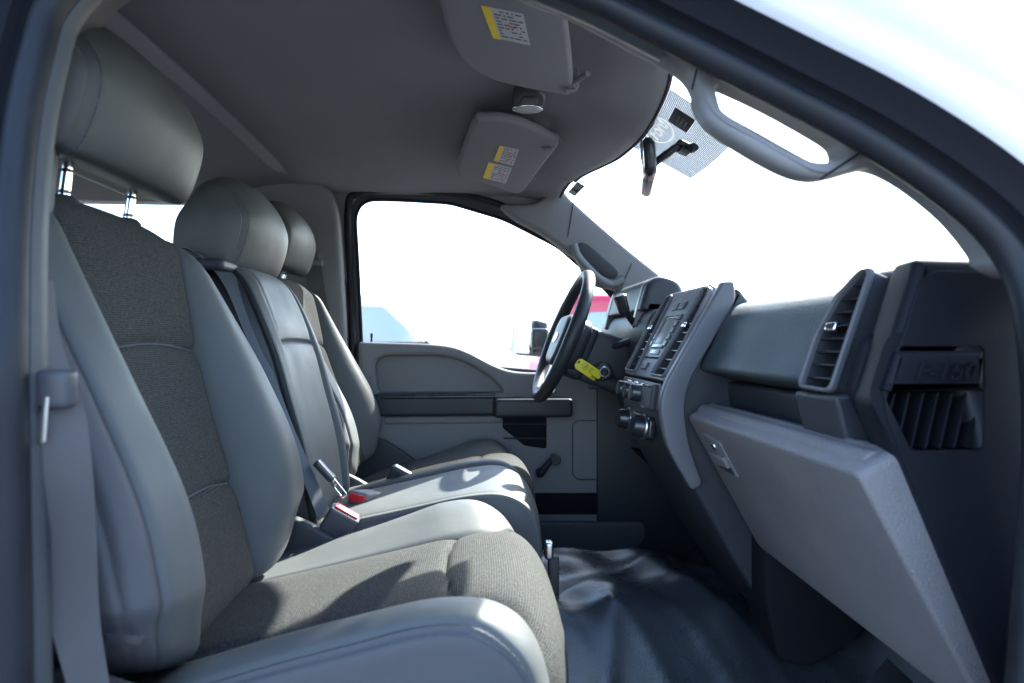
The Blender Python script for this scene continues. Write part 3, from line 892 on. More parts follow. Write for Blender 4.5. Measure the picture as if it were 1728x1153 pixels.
OUTER = dict(
    xf=[(.33, -.305), (.36, -.315), (.49, -.347), (.60, -.382), (.68, -.404), (.82, -.433), (.90, -.455)],
    p=[(.345, .024), (.38, .036), (.40, .044), (.45, .063), (.55, .074), (.65, .061), (.75, .040), (.86, .014)],
    W=[(.33, .205), (.38, .245), (.45, .258), (.60, .252), (.74, .238), (.82, .220), (.87, .19)],
    wi=[(.33, .100), (.50, .108), (.68, .122), (.80, .133), (.87, .140)],
    z0=.345, z1=.868, seams=[.495, .685], puff=.006, arch=.012, shoulder=.055, lift=.075, side_seams=True,
    mats=dict(insert='seat_cloth', bolster='seat_vinyl', side='seat_side'))
OUTC = dict(
    prof=[(-.40, .335), (-.31, .352), (-.20, .374), (-.10, .394), (-.03, .407), (.025, .411), (.066, .402), (.092, .374), (.101, .330), (.098, .27), (.092, .235)],
    low=[(-.40, .26), (-.30, .255), (-.2, .25), (-.12, .245), (-.05, .24), (.0, .235), (.03, .232), (.055, .23), (.070, .23), (.080, .23), (.085, .23)],
    W=[(0, .235), (.3, .250), (.5, .254), (.65, .252), (.8, .245), (1, .235)],
    wi=[(0, .105), (.25, .110), (.45, .122), (.55, .140), (.64, .178), (.72, .205), (1, .215)],
    b=[(0, -.02), (.08, .004), (.16, .040), (.35, .056), (.50, .050), (.60, .028), (.70, .008), (1, .004)],
    seams=[-.035], puff=.010, mats=dict(insert='seat_cloth', bolster='seat_vinyl', side='seat_side'))
def outer_seat(name, yc, label, hr, cdx=0, cdz=0, back=None):
    s = thing(name, (-.15, yc, 0), label, 'car seat')
    objs, ln = make_back(name, yc, back or OUTER, s)
    for k in ('near', 'far', 'near2', 'far2'):
        sg = -1 if 'near' in k else 1
        stitches('stitching', [p + Vector((.0016, sg * .0016, 0)) for p in ln[k]], 'thread', objs['bolster'])
    pc = dict(OUTC)
    pc['bscale'] = (.80, .42) if yc < 0 else (.5, .5)
    pc['prof'] = [(x + cdx, z + cdz) for x, z in OUTC['prof']]
    pc['seams'] = [q + cdx for q in OUTC['seams']]
    pc['low'] = [(x + cdx, z + cdz) for x, z in OUTC['low']]
    cl = make_cushion(yc, pc, s)
    for k in ('near', 'near2', 'far'):
        sg = 1 if k == 'far' else -1
        stitches('stitching', [p + Vector((0, sg * .0016, .0010)) for p in cl[k]], 'thread', objs['side'])
    make_headrest(yc, *hr, s, posts=[(-.065, .868), (.065, .868)])
    # plastic base and recliner cover, seat frame on the floor
    for sg in (-1, 1):
        plate('seat_base_cover', rpoly([(-.46, .16), (-.45, .385), (-.36, .425), (-.27, .395), (-.16, .315), (.03, .265), (.055, .24), (.04, .17)], [.03, .03, .03, .05, .05, .02, .02, .02]), PY(yc + sg * .250), .022, .007, 'trim_dark', s, res=3)
    box('seat_frame', (-.42, yc - .21, .10), (.06, yc + .21, .24), 'black_matte', s, .01)
    for sg in (-1, 1): box('seat_rail', (-.42, yc + sg * .19 - .02, .0), (.10, yc + sg * .19 + .02, .11), 'black_matte', s, .006)
    return s
pass_seat = outer_seat('passenger_seat', -.43, 'grey bucket seat nearest the open door, cloth insert and raised headrest', (-.515, .918, .137, .96))
plate('airbag_tag', rpoly([(-.022, -.004), (.022, -.004), (.022, .004), (-.022, .004)], .002), PF(at(197, 1078, -.699), (1, -.05, -.10), (0.1, 0, 1)), .002, .0006, 'black_gloss', pass_seat)
drv_seat = outer_seat('driver_seat', .43, 'sunlit grey driver seat behind the steering wheel', (-.575, .905, .135, .97), .05, -.04, dict(OUTER, xf=[(.33, -.305), (.36, -.315), (.49, -.355), (.60, -.402), (.68, -.430), (.82, -.462), (.90, -.485)], W=[(.33, .205), (.38, .245), (.45, .256), (.60, .246), (.70, .228), (.78, .205), (.83, .185), (.87, .16)]))
CEN = dict(
    xf=[(.33, -.275), (.38, -.282), (.50, -.300), (.60, -.325), (.70, -.350), (.80, -.385), (.90, -.44)],
    p=[(.33, .010), (.5, .012), (.7, .008), (.86, .004)],
    W=[(.33, .135), (.40, .152), (.60, .158), (.75, .155), (.83, .140), (.87, .11)],
    wi=[(.33, .100), (.50, .112), (.68, .112), (.80, .104), (.87, .08)],
    z0=.36, z1=.850, seams=[.700], puff=.0, edge=False, arch=0, shoulder=.10, side_seams=True, th=.15,
    mats=dict(insert='seat_vinyl', bolster='seat_vinyl', side='black_vinyl'))
CENC = dict(
    prof=[(-.36, .350), (-.28, .366), (-.19, .384), (-.10, .402), (-.02, .418), (.045, .424), (.085, .415), (.112, .388), (.122, .345), (.122, .28), (.118, .235)],
    low=OUTC['low'],
    W=[(0, .150), (.3, .162), (.6, .166), (1, .160)],
    wi=[(0, .115), (.45, .130), (.6, .132), (1, .125)],
    b=[(0, .006), (.4, .008), (.6, .006), (1, .003)],
    seams=[], puff=.006, mats=dict(insert='seat_vinyl', bolster='seat_vinyl', side='seat_side'))
cen = thing('centre_seat', (-.15, 0, 0), 'plain grey vinyl middle seat between the two bucket seats', 'car seat')
objs, ln = make_back('centre', 0, CEN, cen)
stitches('stitching', [p + Vector((.0012, -.0016, 0)) for p in ln['near']], 'thread', objs['bolster'])
make_cushion(0, CENC, cen)
make_headrest(.0, -.522, .850, .130, .97, cen, posts=[(-.06, .84), (.06, .84)])
box('belt_guide', (-.53, -.165, .822), (-.425, -.085, .842), 'trim_dark', cen, .008, 3)
box('seat_frame', (-.40, -.14, .02), (.07, .14, .24), 'black_matte', cen, .01)
box('storage_lever', tuple(at(926, 928, -.09) - Vector((.008, .012, .016))), tuple(at(926, 928, -.09) + Vector((.008, .012, .016))), 'steel', cen, .005, 3)
box('hinge_bracket', tuple(at(935, 972, -.09) - Vector((.011, .01, .05))), tuple(at(935, 972, -.09) + Vector((.009, .01, .04))), 'trim_dark', cen, .004, 2)

# ------------------------------------------------------------------ seat belts and buckles
b1 = thing('seat_belt', at(95, 700, -.735), 'grey passenger belt hanging beside the near seat with its latch plate', 'seat belt')
ribbon('webbing', [at(58, 470, -.72), at(70, 580, -.725), at(95, 690, -.735), at(104, 800, -.735), at(112, 920, -.725), at(130, 1060, -.715), at(160, 1200, -.71)],
       [Vector((.002, .018, 0)), Vector((.003, .018, 0)), Vector((.013, .012, 0)), Vector((.018, .008, 0)), Vector((.019, .006, 0)), Vector((.012, .010, 0)), Vector((.008, .010, 0))], .0014, 'belt', b1)
lp = box('latch_plate', tuple(at(96, 657, -.742) - Vector((.014, .006, .015))), tuple(at(96, 657, -.742) + Vector((.011, .010, .015))), 'buckle_grey', b1, .006, 3)
plate('tongue', rpoly([(-.003, -.016), (.003, -.014), (.002, .02), (-.002, .02)], .001), PF(at(74, 715, -.748), (1, 0, 0), (.1, 0, 1)), .002, .0005, 'steel', b1)
b2 = thing('seat_belt', at(545, 580, .650), 'grey driver belt running down from a loop on the pillar', 'seat belt')
ribbon('webbing', [at(528, 450, .632), at(536, 500, .628), at(548, 560, .622), at(562, 640, .615)], [Vector((.024, .004, 0))] * 4, .0014, 'belt', b2)
ribbon('upper_webbing', [at(526, 446, .636), at(526, 400, .645)], [Vector((.008, .002, 0))] * 2, .002, 'belt', b2, 3)
box('belt_loop', tuple(at(530, 444, .632) - Vector((.028, .012, .010))), tuple(at(530, 444, .632) + Vector((.028, .010, .010))), 'trim_grey', b2, .006, 3)
cyl('anchor_bolt', at(541, 432, .645), at(541, 432, .628), .014, .012, 'trim_grey', b2)
box('height_adjuster', tuple(at(527, 415, .650) - Vector((.014, .012, .05))), tuple(at(527, 415, .650) + Vector((.014, .012, .03))), 'trim_grey', b2, .006, 3)
b3 = thing('seat_belt', at(540, 850, -.17), 'black middle belt crossing the centre backrest', 'seat belt')
bw = [at(305, 418, -.135), at(345, 432, -.135), at(388, 474, -.145), at(418, 545, -.155), at(452, 635, -.160), at(486, 722, -.163), at(516, 795, -.165), at(548, 872, -.165)]
ribbon('webbing', bw, [Vector((.006, .020, 0)), Vector((.006, .021, -.004)), Vector((.008, .014, .002)), Vector((.008, .008, .004)), Vector((.007, .007, .006)), Vector((.005, .008, .004)), Vector((.006, .009, .004)), Vector((.008, .010, .004))], .0016, 'belt_black', b3)
tp = at(528, 795, -.155) + Vector((.02, 0, 0))
pl = box('latch_plate', (-.022, -.010, -.006), (.022, .010, .006), 'black_gloss', b3, .004, 3, lambda p: tp + Matrix.Rotation(radians(48), 3, 'Y') @ p)
plate('tongue', rpoly([(-.006, -.022), (.006, -.022), (.006, .020), (-.006, .020)], .004), PF(tp + Vector((.022, -.002, -.028)), (.75, 0, .6), (-.62, 0, .78)), .0025, .0006, 'chrome', b3, holes=[rpoly([(-.003, -.016), (.003, -.016), (.003, .004), (-.003, .004)], .002)])
def buckle(label, pos, rot, mt, size=(.030, .012, .042), btn=True, stalk=None):
    t = thing('belt_buckle', pos, label, 'buckle', 'buckles between the seats')
    R = rot.to_matrix()
    sx, sy, sz = size
    box('housing', (-sx, -sy, -sz), (sx, sy, sz), mt, t, .006, 3, lambda p: pos + R @ Vector((p.x * (1 + .06 * p.z / sz), p.y, p.z)))
    if btn:
        box('release_button', (-sx * .85, -sy * .55, sz - .001), (sx * .85, sy * .62, sz + .004), 'red_plastic', t, .002, 2, lambda p: pos + R @ p)
    else:
        box('release_button', (-sx * .85, -sy * .55, sz - .001), (sx * .85, sy * .62, sz + .003), 'steel', t, .002, 2, lambda p: pos + R @ p)
    if stalk: tube('stalk', [pos + R @ Vector((0, 0, -sz + .004)), pos + R @ Vector((0, 0, -sz - stalk))], .012, 'black_matte', t, 10, flat=.6)
    return t
from mathutils import Euler
buckle('grey upright belt buckle with thin red top beside the near seat', at(566, 893, -.165), Euler((radians(10), radians(32), radians(8))), 'buckle_grey', (.026, .013, .036), True, .06)
buckle('grey belt buckle lying on the middle seat, red button facing the door', at(618, 840, .02), Euler((radians(80), radians(4), radians(-30))), 'trim_grey', (.023, .013, .028), True, .03)
buckle('black belt buckle standing beside the driver seat cushion', at(669, 813, .165), Euler((radians(8), radians(30), radians(0))), 'black_vinyl', (.024, .012, .032), False, .05)

# ------------------------------------------------------------------ floor mat: one vinyl sheet over the tunnel
def matz(x, y):
    h = .215 * smooth(.30, .13, abs(y - .0)) * (1 - .45 * smooth(.35, .75, x))
    k = smooth(.34, .10, abs(y))
    f = .006 * sin(34 * x + 9 * y) * k + .007 * sin(21 * y - 12 * x + 1.3) + .004 * sin(50 * y + 15 * x + 2 * sin(9 * x))
    f += .014 * math.exp(-((x - .28 - .25 * y) / .022) ** 2) * smooth(.0, -.3, y) + .010 * math.exp(-((x - .40 + .35 * y) / .03) ** 2) * smooth(.2, -.1, y)
    q = 17 * x + 6 * sin(5 * y + 2 * x)
    f += .013 * (1 - abs(sin(q))) ** 2 * smooth(-.04, -.30, y) + .009 * (1 - abs(sin(9 * x - 11 * y + .6))) ** 2 * k
    up = .22 * smooth(.62, .93, x)
    return .012 + h + f * .9 + up
V, Fc = [], []
nx, ny = 160, 170
for j in range(ny + 1):
    y = lerp(-.74, .76, j / ny)
    for i in range(nx + 1):
        x = lerp(-.35, .92, i / nx)
        V.append((x, y, matz(x, y)))
for j in range(ny):
    for i in range(nx): Fc.append((j*(nx+1)+i, j*(nx+1)+i+1, (j+1)*(nx+1)+i+1, (j+1)*(nx+1)+i))
fm = tag(mesh('floor_mat', V, Fc, 'mat_vinyl', None, 70), 'glossy black vinyl floor covering draped over the tunnel', 'floor mat')
fl = [at(1451, 1165, -.50), at(1497, 1110, -.46), at(1542, 1152, -.47), at(1500, 1240, -.52)]
me_V = fl + [p + Vector((0, .0, -.006)) for p in fl]
mesh('mat_corner', me_V, [(0, 1, 2, 3), (4, 5, 6, 7), (0, 1, 5, 4), (1, 2, 6, 5), (2, 3, 7, 6), (3, 0, 4, 7)], 'trim_dark', fm)

# ------------------------------------------------------------------ dashboard
dash = thing('dashboard', (.60, 0, .30), 'dark dashboard with centre stack, round-cornered vents and grey glove box', 'dashboard')
def prism(name, prof, y0, y1, bevel, mt, parent, res=3):
    return plate(name, prof, PY((y0 + y1) / 2), abs(y1 - y0), bevel, mt, parent, res=res)
prism('dash_body', rpoly([(.92, .30), (.92, .775), (.54, .765), (.485, .750), (.465, .70), (.50, .60), (.53, .40), (.58, .30)], .02), -.655, .70, .01, 'dash_dark', dash)
prism('dash_pad', rpoly([(.62, .768), (.52, .773), (.470, .768), (.442, .745), (.428, .705), (.406, .662), (.404, .652), (.412, .646), (.50, .622), (.62, .62)], [.01, .03, .03, .03, .05, .01, .006, .006, .01, .01]), -.495, -.150, .004, 'dash_pad', dash)
prism('shelf_back', rpoly([(.455, .628), (.46, .58), (.47, .555), (.55, .555), (.55, .628)], .01), -.56, -.15, .004, 'dash_dark', dash)
# glove box: lid is a slab that leans back to the footwell
gdir = Vector((.130, 0, -.235)).normalized(); gn = Vector((-.235, 0, -.130)).normalized()
gl0 = Vector((.372, 0, .572))
def PG(a, b, h): return gl0 + gdir * b + Vector((0, a, 0)) + gn * h
lidh = .272
gb = plate('glove_box_door', rpoly([(-.655, 0), (-.180, .0), (-.185, lidh * .98), (-.62, lidh + .02), (-.655, lidh + .02)], [.012, .02, .02, .03, .02]), lambda a, b, h: PG(a, b, h - .024), .050, .006, 'glove_grey', dash, res=4)
prism('glove_box_lip', rpoly([(.384, .574), (.392, .590), (.43, .592), (.47, .572), (.47, .55), (.41, .548)], .008), -.640, -.190, .004, 'glove_grey', gb)
lat0 = (-.245, .030)
plate('latch_bezel', rpoly([(-.292, .032), (-.225, .026), (-.228, .098), (-.290, .100)], .006), lambda a, b, h: PG(a, b, h + .0025), .004, .0015, 'glove_grey', gb)
plate('latch_hollow_shade', rpoly([(-.285, .070), (-.231, .066), (-.232, .092), (-.285, .094)], .004), lambda a, b, h: PG(a, b, h + .0050), .002, .0005, 'dash_dark', gb)  # thin dark plate; its colour gives the shade of a finger hollow
box('latch_pull', (-.286, .060, 0), (-.230, .080, .010), 'glove_grey', gb, .003, 3, lambda p: PG(p.x, p.y, p.z + .001))
c0 = PG(-.258, .046, .004)
cyl('lock_barrel', c0, c0 + gn * .003, .0075, .007, 'steel', gb, 18, .0005)
plate('key_slot', [(-.0012, -.005), (.0012, -.005), (.0012, .005), (-.0012, .005)], lambda a, b, h: c0 + gn * (.0036 + h) + Vector((0, a, 0)) + gdir * b, .0008, .0001, 'black_matte', gb)
# under-dash parts
prism('under_dash_panel', rpoly([(.50, .36), (.92, .30), (.92, .22), (.62, .25)], .01), -.655, .70, .004, 'black_matte', dash)
plate('heater_duct', rpoly([(.50, .36), (.50, .26), (.525, .15), (.58, .135), (.68, .19), (.68, .36)], [.01, .02, .01, .02, .02, .01]), PY(-.16), .10, .006, 'black_matte', dash)

# vent with slats, in the plane (u = lateral, v = up the face)
def make_vent(o, u, v, outline, nsl, parent, frame_mat, tab=.5, depth=.034, fw=.006, slat='black_gloss', thin=False):
    PLN = PF(o, u, v)
    cx = sum(p[0] for p in outline) / len(outline); cy = sum(p[1] for p in outline) / len(outline)
    def grow(k):
        return [(p[0] + (k if p[0] > cx else -k), p[1] + (k if p[1] > cy else -k)) for p in outline]
    inner = rpoly(outline, .008); outer = rpoly(grow(fw), .012)
    vent = plate('air_vent', outer, lambda a, b, h: PLN(a, b, h), .010, .003, frame_mat, parent, holes=[inner], res=3)
    if not thin: plate('vent_sleeve', rpoly(grow(fw * .6), .010), lambda a, b, h: PLN(a, b, h - .002 - depth / 2), depth, .002, 'dash_dark', vent, holes=[inner])
    plate('vent_well', rpoly(grow(.001), .006), lambda a, b, h: PLN(a, b, h - depth), .004, .001, 'black_matte', vent)
    # side walls of the well
    V, Fc = [], []
    ri = rpoly(grow(.0006), .008)
    for h in (-.002, -depth):
        for a, b in ri: V.append(PLN(a, b, h))
    k = len(ri)
    for i in range(k): Fc.append((i, (i + 1) % k, k + (i + 1) % k, k + i))
    mesh('vent_wall', V, Fc, 'dash_dark', vent)
    ys = [p[1] for p in outline]; y0, y1 = min(ys), max(ys)
    def span(b):
        xs = []
        for i in range(len(outline)):
            p, q = outline[i - 1], outline[i]
            if (p[1] - b) * (q[1] - b) < 0: xs.append(p[0] + (q[0] - p[0]) * (b - p[1]) / (q[1] - p[1]))
        return (min(xs), max(xs)) if len(xs) >= 2 else None
    for i in range(nsl):
        b = lerp(y0, y1, (i + .8) / (nsl + .6))
        sp = span(b)
        if not sp: continue
        V = []
        for a in sp:
            for (db, h) in ((-.0012, -.003), (.0012, -.003), (.0045, -.022), (.0025, -.022)): V.append(PLN(a, b + db, h))
        mesh('slat', V, [(0, 1, 5, 4), (1, 2, 6, 5), (2, 3, 7, 6), (3, 0, 4, 7), (0, 1, 2, 3), (4, 5, 6, 7)], slat, vent, 20)
    b = lerp(y0, y1, tab); sp = span(b)
    a = lerp(sp[0], sp[1], .45)
    box('vane_tab', (a - .009, b - .005, -.004), (a + .009, b + .006, .008), 'chrome', vent, .003, 3, lambda p: PLN(p.x, p.y, p.z))
    return vent
# passenger-end pod with its vent
vo = Vector((.405, -.51, .640)); vv = Vector((.052, 0, .150)); vu = Vector((.10, -1, 0))
pod = plate('vent_pod', rpoly([(.396, .638), (.434, .642), (.480, .785), (.60, .785), (.60, .55), (.455, .552), (.412, .575)], [.006, .004, .012, .01, .01, .012, .012]), PY(-.535), .088, .006, 'dash_dark', dash, res=3)
pv = make_vent(Vector((.399, -.510, .636)), vu, vv, [(-.008, .012), (.044, .010), (.044, .152), (.032, .152), (.006, .122), (-.008, .075)], 8, dash, 'stack_grey', .52, fw=.005)
# end cap that the door closes against
cap_o = rpoly([(.447, .782), (.400, .638), (.428, .570), (.545, .30), (.60, .10), (.75, .10), (.75, .776)], [.006, .01, .02, .05, .02, .02, .02])
V0 = rpoly([(.4085, .649), (.424, .697), (.515, .697), (.515, .592), (.438, .592)], [.006, .006, .008, .008, .008])
CY = lambda Y: (lambda a, b, h: (a + .26 * min(0, Y + h + .60), Y + h, b))
cap = plate('end_cap', cap_o, CY(-.628), .060, .012, 'cap_shaded_black', dash, holes=[V0], res=3)
plate('end_cap_groove', rpoly([(.451, .770), (.4085, .640), (.434, .575), (.55, .31), (.60, .12), (.74, .12), (.74, .765)], .02), CY(-.6575), .004, .0015, 'cap_shaded_black', cap, holes=[V0])
plate('cap_vent_well', rpoly([(.415, .655), (.424, .700), (.520, .700), (.520, .588), (.440, .588)], .004), CY(-.615), .01, .002, 'black_matte', cap)
plate('badge_bar', rpoly([(.407, .652), (.421, .691), (.511, .691), (.511, .652)], .003), CY(-.656), .020, .0075, 'cap_shaded_black', cap, res=2)
text('badge_lettering', 'F-150', .024, lambda a, b, h: (.4505 + a * 1.12, -.6664 - h, .6705 + b), 'cap_shaded_black', cap, .0022, .30, .0004)
for k in range(7):
    x0 = .414 + k * .0148
    hi_ = (x0 + .010, .650); lo_ = (x0 - .004 + .001, .595)
    if k == 0: lo_ = (x0 + .004, .628)
    V = []
    for (a, b) in (hi_, lo_):
        for dx, dy in ((-.0012, -.652), (.0012, -.652), (.004, -.625), (.002, -.625)): V.append((a + dx - .012, dy, b))
    mesh('slat', V, [(0, 1, 5, 4), (1, 2, 6, 5), (2, 3, 7, 6), (3, 0, 4, 7), (0, 1, 2, 3), (4, 5, 6, 7)], 'cap_shaded_black', cap, 20)
box('kick_panel', (.40, .725, -.01), (.93, .745, .62), 'dash_dark', dash, .01)
# kick panel below the cap
box('kick_panel', (.52, -.70, -.01), (.93, -.665, .42), 'black_matte', dash, .01)

# centre stack
stack = prism('centre_stack', rpoly([(.60, .755), (.50, .77), (.476, .800), (.372, .616), (.342, .575), (.352, .505), (.470, .30), (.56, .16), (.72, .16), (.72, .74)], [.01, .01, .01, .02, .03, .04, .05, .03, .01, .01]), -.158, .165, .010, 'dash_dark', dash, 3)
sv = Vector((.106, 0, .190)).normalized(); su = Vector((0, -1, 0)); sO = Vector((.346, 0, .622))
PS0 = PF(sO, su, sv)
def PS(d): return lambda a, b, h: PS0(a, b, h + d)
# (a grows towards the passenger, b up the face, h out of the face)
tst = Vector(PS0(0, 0, .01)) - sO
if tst.x > 0:
    PS0 = (lambda f: (lambda a, b, h: f(a, b, -h)))(PS0)
H = .216
VOL = [(.060, .014), (.136, .014), (.143, .10), (.126, .196), (.096, .200)]
plate('stack_bezel', rpoly([(-.146, .004), (.146, .004), (.152, .10), (.122, .210), (-.122, .210), (-.152, .10)], .012), PS(-.009), .030, .003, 'stack_grey', stack, res=3, holes=[rpoly([(s_ * (a + (.002 if a > .1 else -.002)), b) for a, b in VOL], .004) for s_ in (1, -1)])
def sub(name, a0, a1, b0, b1, d, th, mt, r=.003, bev=.001, holes=()):
    return plate(name, rpoly([(a0, b0), (a1, b0), (a1, b1), (a0, b1)], r), PS(d), th, bev, mt, stack, holes=holes)
def svent(s):
    ol = [(s * a, b) for a, b in VOL]
    o = Vector(PS0(0, 0, .006))
    un, vn = Vector(PS0(1, 0, 0)) - Vector(PS0(0, 0, 0)), Vector(PS0(0, 1, 0)) - Vector(PS0(0, 0, 0))
    hn = Vector(PS0(0, 0, 1)) - Vector(PS0(0, 0, 0))
    if (un.cross(vn)).dot(hn) < 0:
        un = -un; ol = [(-a, b) for a, b in ol]
    return make_vent(o, un, vn, ol, 9, stack, 'stack_grey', .56, .022, .005, thin=True)
svent(1); svent(-1)
sub('display_screen', -.032, .032, .078, .140, .007, .003, 'screen')
sub('display_surround', -.037, .037, .070, .146, .006, .006, 'black_gloss', .004, .0015, holes=[rpoly([(-.030, .079), (.030, .079), (.030, .139), (-.030, .139)], .002)])
for s in (-1, 1):
    for k in range(5):
        b = .074 + k * .0152
        x0, x1 = sorted((s * .039, s * .052))
        sub('preset_button', x0, x1, b, b + .0125, .0075, .005, 'button', .0015, .001)
for k in range(2):
    sub('top_button', -.036 + k * .040, -.004 + k * .040, .160, .178, .007, .005, 'button', .003, .0012)
sub('disc_slot', -.045, .045, .046, .050, .0065, .001, 'black_matte', .001, .0002)
sub('hazard_button', -.030, .004, .020, .036, .0075, .005, 'button', .002, .001)
sub('airbag_light', -.030, .030, .056, .066, .0065, .002, 'black_gloss', .002, .0005)
# lower face of the stack: knobs, socket cover, heater controls
lo_v = Vector((.006, 0, .047)).normalized()
PL0 = PF(Vector((.338, 0, .560)), Vector((0, 1, 0)), lo_v)
hn = Vector(PL0(0, 0, 1)) - Vector(PL0(0, 0, 0))
sgn = 1 if hn.x < 0 else -1
def PL(d): return lambda a, b, h: PL0(-a, b, sgn * (h + d))
plate('control_panel', rpoly([(-.135, .012), (.135, .012), (.135, .062), (-.135, .062)], .008), PL(.002), .008, .003, 'stack_grey', stack)
sc_ = plate('socket_cover', rpoly([(.062, .010), (.128, .010), (.128, .060), (.062, .060)], .006), PL(.010), .016, .004, 'trim_dark', stack)
plate('cover_hinge', rpoly([(.075, .052), (.115, .052), (.115, .057), (.075, .057)], .002), PL(.019), .003, .001, 'black_gloss', sc_)
plate('cover_tab', rpoly([(.083, .010), (.107, .010), (.107, .016), (.083, .016)], .002), PL(.020), .006, .002, 'trim_dark', sc_)
for a in (-.075, -.02, .030):
    k0 = Vector(PL(.004)(a, .036, 0)); k1 = Vector(PL(.032)(a, .036, 0))
    kb = cyl('audio_knob', k0, k1, .019, .0165, 'black_gloss', stack, 26, .002)
    cyl('knob_ring', k0, k0 + (k1 - k0) * .25, .0215, .0205, 'steel', kb, 26, .001)
plate('knob_pointer', rpoly([(-.003, -.014), (.003, -.014), (.003, .014), (-.003, .014)], .002), lambda a, b, h: PL(.032)(.030 + a, .036 + b, h), .004, .001, 'button', stack)
heater = plate('heater_panel', rpoly([(-.10, -.052), (.085, -.052), (.085, -.006), (-.10, -.006)], .014), lambda a, b, h: Vector(PL(.006)(a, b, h)) + Vector((.012, 0, 0)), .016, .005, 'black_gloss', stack)
for a in (-.065, .052):
    k0 = Vector(PL(.012)(a, -.029, 0)) + Vector((.012, 0, 0)); k1 = Vector(PL(.038)(a, -.029, 0)) + Vector((.012, 0, 0))
    kb = cyl('heater_knob', k0, k1, .023, .020, 'black_gloss', heater, 28, .002)
    cyl('knob_ring', k0, k0 + (k1 - k0) * .2, .0255, .025, 'steel', heater, 28, .001)
for i in range(2):
    for j in range(3):
        plate('heater_button', rpoly([(-.030 + i * .026, -.048 + j * .013), (-.008 + i * .026, -.048 + j * .013), (-.008 + i * .026, -.037 + j * .013), (-.030 + i * .026, -.037 + j * .013)], .002), lambda a, b, h: Vector(PL(.016)(a, b, h)) + Vector((.012, 0, 0)), .006, .0015, 'button', heater)
# grey wing that frames the stack on the passenger side
plate('stack_wing', rpoly([(.440, .806), (.335, .625), (.326, .585), (.338, .515), (.385, .435), (.405, .447), (.378, .520), (.370, .585), (.380, .63), (.466, .775), (.460, .808)], [.004, .02, .02, .03, .01, .01, .03, .02, .02, .02, .006]), PY(-.166), .020, .005, 'stack_grey', stack, res=3)
# instrument cluster and driver's side of the dash
prism('cluster_hood', rpoly([(.405, .775), (.426, .848), (.458, .866), (.505, .852), (.54, .77)], [.01, .02, .02, .02, .01]), .235, .645, .018, 'dash_dark', dash, 4)
plate('cluster_face', rpoly([(.26, .775), (.62, .775), (.61, .845), (.28, .845)], .02), lambda a, b, h: (.424 + (b - .8) * .3 + h, a, b), .006, .002, 'screen', dash)
prism('driver_dash', rpoly([(.60, .775), (.425, .780), (.40, .74), (.408, .66), (.425, .60), (.50, .42), (.62, .38), (.66, .7)], .025), .166, .69, .012, 'dash_dark', dash, 3)
for s in (.275, .60):
    prism('cluster_fin', rpoly([(.395, .735), (.408, .79), (.424, .848), (.452, .858), (.45, .74)], .012), s - .012, s + .012, .004, 'stack_grey', dash, 2)

# ------------------------------------------------------------------ steering column and wheel
colm = thing('steering_column', (.42, .43, .60), 'black steering column cover with ignition lock and shift lever', 'steering column')
WC = Vector((.243, .43, .715)); wax = Vector((-.929, 0, .370)); wup = Vector((.370, 0, .929)); wrt = Vector((0, 1, 0))
def onw(u, v, h): return WC + wrt * u + wup * v + wax * h
def colbox(name, u0, u1, v0, v1, h0, h1, mt, parent, bev=.012, fn=None):
    return box(name, (u0, v0, h0), (u1, v1, h1), mt, parent, bev, 4, lambda p: onw(*(fn(p) if fn else p)))
shroud = colbox('column_shroud', -.062, .062, -.060, .050, -.20, -.055, 'dash_dark', colm, .022)
colbox('lower_shroud', -.058, .058, -.095, -.055, -.22, -.075, 'dash_dark', colm, .018, lambda p: (p.x, p.y + .10 * max(0, -.075 - p.z) * .0, p.z))
ig = onw(-.060, -.052, -.125)
cyl('ignition_housing', ig + Vector((0, .03, 0)), ig + Vector((0, -.022, 0)) - wax * .0, .030, .024, 'dash_dark', colm, 24, .004)
cyl('ignition_lock', ig + Vector((0, -.020, 0)), ig + Vector((0, -.030, 0)), .0165, .015, 'steel', colm, 24, .002)
cyl('key_barrel', ig + Vector((0, -.028, 0)), ig + Vector((0, -.0335, 0)), .011, .0105, 'black_gloss', colm, 20, .001)
k0 = onw(-.055, .02, -.13); k1 = at(1046, 502, .25)
sl = tube('shift_lever', [k0, at(1078, 566, .31), at(1062, 535, .27), at(1050, 515, .255)], lambda s: .0085, 'black_gloss', colm, 12, res=5)
cyl('lever_knob', at(1054, 528, .262), at(1045, 498, .25), .0145, .0165, 'black_gloss', sl, 20, .004)
tube('turn_stalk', [onw(.05, .0, -.11), onw(.13, .03, -.10), onw(.19, .045, -.09)], lambda s: .009 + .003 * s, 'black_gloss', colm, 10, res=4)
tl = at(995, 652, .40)
tube('tilt_lever', [tl + Vector((.05, .0, .005)), tl + Vector((.02, -.01, 0)), tl], lambda s: .010 - .003 * s, 'trim_dark', colm, 10)
sw = thing('steering_wheel', onw(0, 0, -.05), 'black steering wheel with sunlit rim and wide airbag centre', 'steering wheel')
R0 = .178
V, Fc = [], []
N, n = 72, 16
for i in range(N):
    a = 2 * pi * i / N
    dr = wrt * cos(a) + wup * sin(a)
    c = WC + dr * R0
    rr = .0155 + .002 * (abs(cos(a)) ** 6)
    for k in range(n):
        b = 2 * pi * k / n
        V.append(c + dr * cos(b) * rr + wax * sin(b) * rr * 1.08)
for i in range(N):
    for k in range(n): Fc.append((i*n+k, i*n+(k+1) % n, ((i+1) % N)*n+(k+1) % n, ((i+1) % N)*n+k))
mesh('rim', V, Fc, 'black_vinyl', sw, 60)
